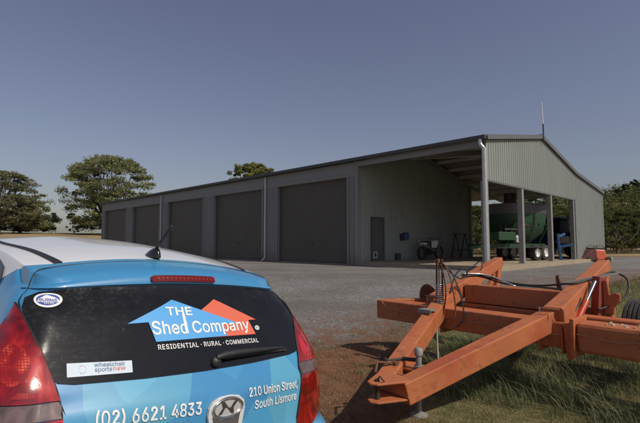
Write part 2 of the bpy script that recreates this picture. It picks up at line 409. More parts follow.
for i in range(13):                                             # purlins over the bay
    y = .45+i*(D2-.8)/12
    if abs(y-5.7) < .2 or abs(y-D1) < .15: y += .25
    m = MB(); m.box(XW+.04, -.01, y-.03, y+.03, rz_(y)-.20, rz_(y)-.035); m.build('purlin', M['pvc'], shed)
for x in (-.11, -2.95, XW+.12):
    for a, b_ in ((.12, 5.67), (5.73, D1-.02), (D1+.02, D2-.1)):
        m = MB(); m.beam((x, a, rz_(a)-.30), (x, b_, rz_(b_)-.30), .10, .2); m.build('rafter', M['galv_dull'], shed)
m = MB()
for a, b_ in (((XW+.3, 3.4), (-.3, 6.9)), ((-.3, 3.4), (XW+.3, 6.9))):
    m.tube([(*a, rz_(a[1])-.24), (*b_, rz_(b_[1])-.24)], .012, 5)
m.build('roof_bracing', M['galv'], shed)
# downpipes
m = MB()
px, py = .05, -.17
m.tube([(px, py, .05), (px, py, 4.28), (px-.01, py-.01, 4.34)], .085, 20)
m.tube(crv([(px-.01, py-.01, 4.33), (px-.10, py-.03, 4.46), (px-.12, py-.03, 4.52), (px-.12, py-.03, 4.66)], 4), .066, 16)
for z in (1.2, 2.8): m.lathe((px, py, z), (0, 0, 1), [(0, .085), (.0, .092), (.05, .092), (.05, .085)], 20)
m.build('galvanised_downpipe', M['galv'], shed, smooth=True)
for x in (-12.49, -25.1):
    m = MB(); m.tube(crv([(x, -.30, .06), (x-.0, -.22, .07), (x, -.09, .22), (x, -.09, .4)], 5)+[(x, -.09, 4.6)], .045, 12)
    m.build('slim_downpipe', M['pvc'], shed, smooth=True)
# personnel door in the bay wall with its pet flap
m = MB(); m.box(XW+.03, XW+.052, .93, 1.79, .16, 2.12); pd = m.build('personnel_door', M['facade'], shed, bevel=.004)
pd.data.materials[0] = paint('door_leaf_grey', (.10, .10, .10), .5, 0, .1, 2)
m = MB()
for a, b_, c, d in ((.88, .93, .155, 2.19), (1.79, 1.84, .155, 2.19), (.88, 1.84, 2.12, 2.19)): m.box(XW+.025, XW+.066, a, b_, c, d)
m.build('frame', M['trim'], pd)
m = MB()
for a, b_, c, d in ((1.02, 1.055, .30, .58), (1.245, 1.28, .30, .58), (1.055, 1.245, .545, .58), (1.055, 1.245, .30, .335)): m.box(XW+.053, XW+.07, a, b_, c, d)
pf = m.build('pet_flap', M['white'], pd); m = MB(); m.box(XW+.053, XW+.058, 1.056, 1.244, .336, .544); m.build('flap', M['black'], pf)
m = MB(); m.tube([(XW+.055, 1.72, 1.1), (XW+.10, 1.72, 1.1), (XW+.10, 1.62, 1.1)], .011, 8); m.build('handle', M['galv'], pd)
# radio aerial at the ridge
m = MB(); m.tube([(.14, 5.66, 5.45), (.14, 5.66, 6.30)], .03, 8); m.box(.105, .135, 5.62, 5.70, 5.5, 5.56); ae = m.build('aerial_mast', M['steel_dark'], shed, smooth=True)
m = MB(); m.tube([(.14, 5.66, 6.28), (.13, 5.60, 7.30)], [.026, .016], 6); m.build('whip', M['white'], ae)

def S3(x, y, z=0): return SH @ Vector((x, y, z))
def shed_thing(name, x, y, z, rz=0, **k):
    return empty(name, matrix=SH @ Matrix.Translation((x, y, z)) @ Matrix.Rotation(rz, 4, 'Z'), **k)
FL = .157
# ---- things on and along the bay wall (x = XW)
def r_box(m, x0, x1, y0, y1, z0, z1): m.box(x0, x1, y0, y1, z0, z1)
t_ = shed_thing('hose_reel', XW+.04, 3.5, 1.33, label='bright blue box hung on the grey wall inside the open bay', cat='wall box')
m = MB(); m.box(0, .2, -.16, .17, -.17, .13); m.build('casing', M['blue'], t_, bevel=.03)
m = MB(); m.box(.02, .17, -.12, .13, .13, .175); m.build('lid', M['black'], t_, bevel=.015)
m = MB(); m.box(0, .06, -.36, -.17, -.22, .12); m.build('back_plate', M['steel_dark'], t_)
t_.name = 'wall_box'
o = MB(); o.box(0, .16, -.13, .13, 0, .34); o.box(.16, .19, -.03, .03, .1, .22); o = o.build('power_box', M['trim'], None, bevel=.01); o.matrix_world = SH @ Matrix.Translation((XW+.04, 2.85, FL))
tag(o, 'small dark box at the foot of the bay wall left of the dirt bike', 'box')

# ---- dirt bike: local x forward
def make_bike():
    t = shed_thing('dirt_bike', XW+.70, 4.85, FL, R(84), label='white and dark dirt bike parked beside the bay wall', cat='motorbike')
    for x, r_, tw in ((-.68, .33, .085), (.70, .35, .06)):
        wl = MB(); wl.lathe((x, 0, r_), (0, 1, 0), [(-.02, r_-.065), (-.02, r_-.045), (.02, r_-.045), (.02, r_-.065)], 28)
        wl.lathe((x, 0, r_), (0, 1, 0), [(-.05, 0), (-.05, .035), (.05, .035), (.05, 0)], 12)
        for k in range(12):
            a = k*math.pi/6; wl.tube([(x, .02*(-1)**k, r_), (x+math.cos(a)*(r_-.06), 0, r_+math.sin(a)*(r_-.06))], .004, 4)
        wh = wl.build('wheel', M['galv_dull'], t, smooth=True)
        m = MB(); prof = [(tw*math.sin(a), r_-.05+.05*math.cos(a)) for a in [math.pi*(-.62+1.24*k/8) for k in range(9)]]
        m.lathe((x, 0, r_), (0, 1, 0), prof, 36)
        for k in range(36):
            a = k*math.pi/18; c = Vector((x+math.cos(a)*(r_-.002), 0, r_+math.sin(a)*(r_-.002))); n_ = Vector((math.cos(a), 0, math.sin(a))); tt = Vector((-math.sin(a), 0, math.cos(a)))
            yy = .02 if k % 2 else -.02; m.beam(c-n_*.008+Vector((0, yy-.015, 0)), c-n_*.008+Vector((0, yy+.015, 0)), .016, .022, n_)
        m.build('tyre', M['rubber'], wh)
    m = MB()
    for y in (-.10, .10): m.tube([(-.68, y, .33), (-.2, y, .38), (0, y*.8, .42)], .02, 8)
    m.tube(crv([(.48, 0, .93), (.2, 0, .86), (-.1, 0, .70), (-.18, 0, .40)], 4), .025, 8)
    m.tube(crv([(.46, 0, .85), (.34, 0, .55), (.20, 0, .30), (-.15, 0, .28)], 4), .022, 8)
    m.tube([(-.12, .08, .72), (-.62, .07, .84)], .014, 6); m.tube([(-.12, -.08, .72), (-.62, -.07, .84)], .014, 6)
    m.build('bike_frame', M['steel_dark'], t, smooth=True)
    m = MB()
    for y in (-.09, .09): m.tube([(.70, y, .345), (.50, y, .92)], [.028, .022], 8)
    m.box(.44, .58, -.11, .11, .86, .91); m.build('fork', M['galv_dull'], t, smooth=True)
    m = MB(); m.tube(crv([(.36, -.40, 1.08), (.44, -.2, 1.06), (.47, 0, 1.0), (.44, .2, 1.06), (.36, .40, 1.08)], 5), .013, 8)
    for s in (-1, 1): m.tube([(.385, s*.30, 1.075), (.355, s*.41, 1.085)], .02, 8)
    m.build('handlebar', M['black'], t, smooth=True)
    m = MB(); m.grid([[(x, y, z+.02*(1-(y/.10)**2)) for y in (-.10, -.05, 0, .05, .10)] for x, z in ((.42, .80), (.62, .82), (.85, .80), (1.05, .74))]); m.build('front_fender', M['white'], t, smooth='all')
    m = MB(); m.grid([[(x, y, z+.03*(1-(y/.1)**2)) for y in (-.10, -.05, 0, .05, .10)] for x, z in ((-.35, .86), (-.6, .90), (-.85, .93), (-1.02, .92))]); m.build('rear_fender', M['white'], t, smooth='all')
    for s in (-1, 1):
        m = MB()
        m.hexa([(.02, s*.05, .58), (.40, s*.12, .58), (.40, s*.14, .62), (.0, s*.09, .64), (.0, s*.05, .90), (.36, s*.08, .97), (.44, s*.17, .92), (.02, s*.13, .88)])
        m.build('tank_panel', M['white'], t, bevel=.02); m = MB()
        m.hexa([(-.75, s*.06, .70), (-.42, s*.10, .68), (-.42, s*.12, .70), (-.75, s*.08, .72), (-.8, s*.06, .86), (-.42, s*.08, .85), (-.42, s*.12, .84), (-.8, s*.08, .85)])
        m.build('tail_panel', M['white'], t, bevel=.02)
    m = MB(); m.hexa([(-.7, -.09, .86), (.2, -.07, .84), (.2, .07, .84), (-.7, .09, .86), (-.7, -.08, .94), (.15, -.06, .90), (.15, .06, .90), (-.7, .08, .94)]); m.build('seat', M['black'], t, bevel=.02)
    m = MB(); m.box(-.16, .18, -.12, .12, .30, .52); m.tube([(.06, 0, .5), (.12, 0, .74)], .07, 12); m.lathe((-.02, .12, .38), (0, 1, 0), [(0, .10), (.04, .10), (.04, 0)], 16); m.build('engine', M['steel_dark'], t, bevel=.02)
    m = MB(); m.tube(crv([(.16, -.03, .62), (.26, -.10, .50), (.1, -.15, .42), (-.3, -.13, .62), (-.75, -.13, .76)], 4), [.02]*8+[.022]*4+[.045]*5, 8); m.build('exhaust', M['galv_dull'], t, smooth=True)
    m = MB(); m.tube([(0, .12, .32), (.02, .3, .02)], .012, 6); m.build('side_stand', M['steel_dark'], t)
    m = MB(); m.hexa([(.50, -.09, .78), (.54, -.09, .78), (.54, .09, .78), (.50, .09, .78), (.50, -.07, 1.0), (.53, -.07, 1.0), (.53, .07, 1.0), (.50, .07, 1.0)]); m.build('number_plate', M['white'], t, bevel=.01)
make_bike()
# ---- rusty trestle by the wall
t_ = shed_thing('trestle', XW+.45, 8.5, FL, R(90), label='dark steel trestle standing by the bay wall behind the dirt bike', cat='trestle')
for x in (-.55, .55):
    m = MB(); m.beam((x, -.28, .0), (x, -.02, 1.35), .045, .045, (1, 0, 0)); m.beam((x, .28, .0), (x, .02, 1.35), .045, .045, (1, 0, 0)); m.beam((x, -.2, .45), (x, .2, .45), .05, .05); m.build('leg', M['steel_dark'], t_)
m = MB(); m.beam((-.75, 0, 1.37), (.85, 0, 1.37), .06, .06); m.build('top_rail', M['steel_dark'], t_)
m = MB(); m.beam((-.55, 0, .45), (.55, 0, .45), .05, .05); m.build('stretcher', M['steel_dark'], t_)

# ---- green chaser bin / spreader trailer (local x = its long axis)
def make_bin():
    t = empty('spreader_trailer', (9.6, 22.0, FL), R(33), 'green farm spreader with a grey topped round hopper under the shed roof', 'farm trailer')
    n = 40
    def ring(z, a, b_, k=4.0):
        out = []
        for i in range(n):
            th = 2*math.pi*i/n; c, s = math.cos(th), math.sin(th)
            out.append((a*math.copysign(abs(c)**(2/k), c), b_*math.copysign(abs(s)**(2/k), s), z))
        return out
    m = MB(); m.grid([ring(2.22, 1.42, 1.1), ring(2.26, 1.44, 1.13), ring(2.62, 1.48, 1.16), ring(2.66, 1.51, 1.19), ring(2.70, 1.48, 1.16), ring(2.66, 1.44, 1.12), ring(2.3, 1.4, 1.06)], True); m.build('grey_extension', M['grey_hop'], t, smooth=True)
    m = MB(); m.grid([ring(.85, .85, .45), ring(.95, .92, .52), ring(1.35, 1.28, .95), ring(1.75, 1.38, 1.06), ring(2.22, 1.42, 1.1)], True); h = m.build('hopper', M['green'], t, smooth=True)
    for a in (-.9, -.35, .35, .9):
        m = MB(); m.beam((a*.5, -.45, .95), (a, -1.09, 1.76), .06, .05); m.build('stiffener', M['green'], h)
    m = MB(); 
    for y in (-.42, .42): m.box(-2.9, 1.8, y-.06, y+.06, .62, .80)
    for x in (-2.6, -1.4, 0, 1.2, 1.7): m.box(x-.05, x+.05, -.42, .42, .64, .78)
    m.beam((-2.9, .42, .71), (-3.3, 0, .6), .1, .14); m.beam((-2.9, -.42, .71), (-3.3, 0, .6), .1, .14)
    for x in (-1.3, 1.3):
        for s in (-1, 1): m.beam((x, s*.42, .8), (x*1.05, s*.95, 1.85), .07, .07)
    m.build('chassis', M['green'], t)
    for x in (.25, .98):
        for s in (-1, 1):
            wl = MB(); wl.lathe((x, s*.88, .37), (0, s, 0), [(-.13, .22), (.10, .22), (.135, .20), (.05, .16), (.05, .06), (.12, .06), (.12, 0)], 28); wh = wl.build('wheel', M['white'], t, smooth=True)
            m = MB(); m.lathe((x, s*.88, .37), (0, s, 0), [(-.14, .22), (-.15, .30), (-.12, .36), (-.05, .375), (.05, .375), (.12, .36), (.15, .30), (.14, .22)], 32); m.build('tyre', M['rubber'], wh, smooth=True)
    m = MB(); m.box(-2.6, -1.35, -.95, -.42, .95, 1.33); m.build('tool_box', M['green'], t, bevel=.03)
    m = MB(); m.lathe((-1.15, -.85, .86), (0, 0, 1), [(0, 0), (0, .10), (.24, .10), (.30, .05), (.34, .05), (.34, 0)], 16); m.build('drum', M['pvc'], t, smooth=True)
    m = MB()
    for q in range(7):
        x = -2.3+q*.38; m.tube(crv([(x, -.5, .8), (x+.1, -.75, 1.2+.2*math.sin(q*2)), (x+.25, -.6, 1.7), (x+.3, -.3, 1.5)], 4), .025, 6)
    m.box(-2.2, -.6, -.98, -.93, 1.42, 1.50); m.box(-1.0, -.2, -1.05, -.98, 1.62, 1.70); m.build('hoses_and_rails', M['steel_dark'], t)
    m = MB(); m.box(-2.9, .6, -1.1, -.44, .60, .63); m.build('walkway', M['steel_dark'], t)
    m = MB(); m.tube([(-.3, 0, 2.6), (-.3, 0, 3.25)], .28, 16); m.build('filler_neck', M['steel_dark'], t, smooth=True)
    m = MB(); m.box(1.5, 1.6, -1.0, -.88, .75, 1.2); m.build('tail_lamp_bracket', paint('faded_red', (.16, .05, .035), .6), t)
make_bin()
# ---- low plough-like frame in the deep shade left of the spreader
t_ = shed_thing('disc_harrow', -4.0, 12.6, FL, R(8), label='dark green implement in deep shade at the back of the open bay', cat='farm implement')
m = MB(); m.beam((-1.0, 0, .75), (1.3, 0, .75), .14, .14); m.beam((-1.0, .9, .75), (1.3, .9, .75), .12, .12)
for x in (-.7, .15, 1.0): m.beam((x, -.1, .75), (x, 1.0, .75), .1, .1); m.beam((x, 0, .8), (x+.05, -.0, 1.25), .08, .08)
m.build('frame', M['green'], t_)
for k in range(8):
    m = MB(); x = -.9+k*.3; m.lathe((x, .0, .27), (1, .25, 0), [(0, .02), (.03, .15), (.06, .27), (.065, .27), (.035, .15), (.01, 0)], 20)
    m.tube([(x, 0, .27), (x, .05, .72)], .025, 6); m.build('disc', M['steel_dark'], t_, smooth=True)

# ---- blue tractor further back in the bay and the blue loader frame on its foot
tr = empty('tractor', (*S3(-2.4, 14.2).xy, FL), R(205), 'blue tractor in shade behind the last column of the gable opening', 'tractor')
# (local x forward)
m = MB(); m.hexa([(.1, -.33, .85), (1.75, -.28, .85), (1.75, .28, .85), (.1, .33, .85), (.1, -.33, 1.5), (1.75, -.24, 1.36), (1.75, .24, 1.36), (.1, .33, 1.5)]); m.build('bonnet', M['blue'], tr, bevel=.06)
m = MB(); m.box(-.9, 1.7, -.25, .25, .5, .85); m.box(1.2, 1.5, -.6, .6, .42, .6); m.build('chassis', M['steel_dark'], tr, bevel=.03)
m = MB(); m.hexa([(-.95, -.6, 1.0), (.1, -.6, 1.0), (.1, .6, 1.0), (-.95, .6, 1.0), (-.9, -.55, 2.25), (-.05, -.55, 2.25), (-.05, .55, 2.25), (-.9, .55, 2.25)]); m.build('cab_glass', M['black'], tr, bevel=.04)
m = MB(); m.box(-1.05, .1, -.68, .68, 2.26, 2.40)
m.build('cab_roof', M['blue'], tr, bevel=.05)
for s in (-1, 1):
    m = MB(); m.grid([[(-.75+.72*math.cos(a)*1.05, s*(.62+y), .70+.80*math.sin(a)) for y in (0, .42)] for a in [math.pi*k/10*.95+.1 for k in range(11)]]); m.build('mudguard', M['blue'], tr, smooth='all')
for x, r_, y, wd in ((-.75, .68, .85, .2), (1.35, .40, .72, .13)):
    for s in (-1, 1):
        wl = MB(); wl.lathe((x, s*y, r_), (0, s, 0), [(-wd*.8, r_*.6), (wd*.7, r_*.6), (wd*.2, r_*.5), (wd*.2, .1), (wd*.6, .1), (wd*.6, 0)], 28); wh = wl.build('wheel', M['pvc'], tr, smooth=True)
        m = MB(); m.lathe((x, s*y, r_), (0, s, 0), [(-wd, r_*.6), (-wd*1.1, r_*.85), (-wd, r_*.95), (0, r_*.97), (wd, r_*.95), (wd*1.1, r_*.85), (wd, r_*.6)], 32)
        for k in range(18):
            a = 2*math.pi*k/18; n_ = Vector((math.cos(a), 0, math.sin(a))); c = Vector((x, s*y, r_))+n_*r_*.97
            m.beam(c+Vector((0, -wd*.95, 0)), c+Vector((0, wd*.95, 0))+Vector((-n_.z, 0, n_.x))*.1, .05, .05, n_)
        m.build('tyre', M['rubber'], wh)
lo = empty('loader_frame', (11.85, 22.05, .10), R(-20), 'blue steel loader frame standing on its foot at the slab edge', 'loader')
m = MB(); m.beam((0, 0, .06), (-.06, 0, .62), .16, .13, (1, 0, 0)); m.beam((-.06, 0, .58), (-.10, 0, 1.34), .17, .12, (1, 0, 0)); m.build('upright', M['blue'], lo, bevel=.02)
m = MB(); m.beam((-.06, 0, .70), (.52, 0, .80), .12, .13); m.beam((-.08, 0, 1.20), (.25, .3, 1.34), .12, .12); m.build('arm', M['blue'], lo, bevel=.02)
m = MB(); m.box(-.12, .36, -.10, .10, 0, .07); m.build('foot', M['black'], lo, bevel=.02)
m = MB(); m.tube([(.0, .16, .3), (.30, .22, .95)], .045, 10); m.tube([(.30, .22, .95), (.34, .23, 1.1)], .022, 8); m.box(.02, .42, .05, .5, .86, 1.22); m.build('mount', M['steel_dark'], lo, bevel=.02)
# ---- orange mower standing against the lean-to end
om = empty('slasher_mower', (14.55, 23.9, 0), R(2), 'small orange and dark red mower deck parked against the closed end of the shed', 'mower')
ora = paint('orange_red', (.55, .10, .035), .45, 0, .1, 4, dirt=(.2, .05, .02), dirt_amt=.2)
dred = paint('dark_red', (.10, .025, .02), .6, 0, .2, 4)
m = MB(); m.hexa([(-.95, -.35, .08), (-.05, -.45, .08), (-.05, .45, .08), (-.95, .35, .08), (-.32, -.32, .62), (-.05, -.40, .70), (-.05, .40, .70), (-.32, .32, .62)]); m.build('deck', dred, om, bevel=.03)
m = MB(); m.hexa([(-.04, -.42, .12), (.55, -.42, .08), (.55, .40, .08), (-.04, .40, .12), (-.12, -.34, .66), (.46, -.36, .62), (.46, .34, .62), (-.12, .34, .66)]); m.build('engine_cover', ora, om, bevel=.05)
m = MB(); m.tube(crv([(.42, -.3, .6), (.46, -.3, .76), (.2, -.3, .86), (-.1, -.3, .80), (-.14, -.3, .66)], 4), .02, 8); m.tube(crv([(.42, .3, .6), (.46, .3, .76), (.2, .3, .86), (-.1, .3, .80), (-.14, .3, .66)], 4), .02, 8); m.box(-.1, .42, -.32, .32, .66, .74); m.build('top_guard', M['steel_dark'], om)
for x in (-.5, .52):
    for y in (-.48, .48):
        m = MB(); m.lathe((x, y, .14), (0, 1, 0), [(-.05, 0), (-.05, .12), (-.03, .14), (.03, .14), (.05, .12), (.05, 0)], 18); m.build('wheel', M['rubber'], om, smooth=True)
# ---- car surface (car space: x forward from the rear bumper, y left, z up) ----
def lerp_tab(tab, z):
    if z <= tab[0][0]: return tab[0][1]
    for (a, va), (b, vb) in zip(tab, tab[1:]):
        if z <= b:
            t = (z-a)/(b-a)
            return va+(vb-va)*t
    return tab[-1][1]
def smooth_tab(tab, z):
    # Catmull-Rom through the table, monotone enough for body profiles
    n = len(tab)
    if z <= tab[0][0]: return tab[0][1]
    if z >= tab[-1][0]: return tab[-1][1]
    i = 0
    while tab[i+1][0] < z: i += 1
    x0, y0 = tab[i]; x1, y1 = tab[i+1]
    def sl(k):
        if k <= 0: return (tab[1][1]-tab[0][1])/(tab[1][0]-tab[0][0])
        if k >= n-1: return (tab[-1][1]-tab[-2][1])/(tab[-1][0]-tab[-2][0])
        a = (tab[k][1]-tab[k-1][1])/(tab[k][0]-tab[k-1][0]); b = (tab[k+1][1]-tab[k][1])/(tab[k+1][0]-tab[k][0])
        return 0 if a*b <= 0 else 2*a*b/(a+b)
    h = x1-x0; t = (z-x0)/h; m0 = sl(i)*h; m1 = sl(i+1)*h
    return (2*t**3-3*t*t+1)*y0+(t**3-2*t*t+t)*m0+(-2*t**3+3*t*t)*y1+(t**3-t*t)*m1
XC = [(.20,.10),(.28,.02),(.45,0),(.62,0),(.665,.012),(.69,.06),(.80,.072),(.90,.078),(.942,.090),(.96,.103),(.985,.123),(1.003,.138),(1.10,.205),(1.25,.305),(1.345,.385),(1.352,.372),(1.386,.385),(1.392,.392)]
WZ = [(.20,.80),(.35,.85),(.6,.865),(.8,.84),(.93,.81),(.98,.785),(1.05,.755),(1.2,.69),(1.3,.65),(1.392,.61)]
RZ = [(.2,.22),(.6,.26),(.9,.24),(1.0,.15),(1.05,.13),(1.2,.12),(1.3,.12),(1.392,.10)]
XF = [(.20,4.08),(.35,4.2),(.55,4.24),(.66,4.2),(.72,4.1),(.78,3.93),(.84,3.7),(.90,3.45),(.95,3.22),(.98,3.06),(1.0,2.98),(1.2,2.6),(1.392,2.2)]
ZC = [(.39,1.392),(.45,1.417),(.62,1.456),(1.0,1.502),(1.6,1.532),(2.0,1.515),(2.2,1.48)]
C2T = [(.2,.12),(.965,.12),(1.01,.06),(1.392,.06)]
def c2(z): return lerp_tab(C2T, z)
BOW = .035
def roofz(x, y):
    return smooth_tab(ZC, x) - .17*y*y - .35*max(0, abs(y)-.54)**2
def crown_drop(x, y, z):
    return ((z-1.2)/.192)**3*(roofz(max(x, .39), y)-roofz(max(x, .39), 0)-.004) if z > 1.2 else 0
def rear_pt(u, z, off=0.0):
    C2 = c2(z)
    s = 1 if u >= 0 else -1
    a = abs(u); xc = smooth_tab(XC, z); w = smooth_tab(WZ, z)-BOW; r = smooth_tab(RZ, z)
    f = w-r
    if a <= f:
        x = xc+C2*a*a; y = a
        nx, ny = -1.0, 2*C2*a
    else:
        th = min((a-f)/r, 1.5707963)
        x = xc+C2*f*f+r*(1-math.cos(th)); y = f+r*math.sin(th)
        nx, ny = -math.cos(th), math.sin(th)
        if th >= 1.5707:
            e = a-f-r*1.5707963
            x += e; y = side_y(x, z)
            nx, ny = 0, 1
    # slope of the profile for the outward normal (the top follows the roof's crown)
    dz = .004
    sl = (smooth_tab(XC, z+dz)-smooth_tab(XC, z-dz))/(2*dz)
    sw = (smooth_tab(WZ, z+dz)-smooth_tab(WZ, z-dz))/(2*dz)
    nz = sl*max(0, -nx) - sw*max(0, ny)
    L = math.sqrt(nx*nx+ny*ny+nz*nz)
    zz = z+crown_drop(x, y, z)
    return (x+off*nx/L, s*(y+off*ny/L), zz+off*nz/L)
def side_y(x, z):
    w = smooth_tab(WZ, z)
    return w-BOW*min(1.2, abs((x-2.0)/1.8))**2
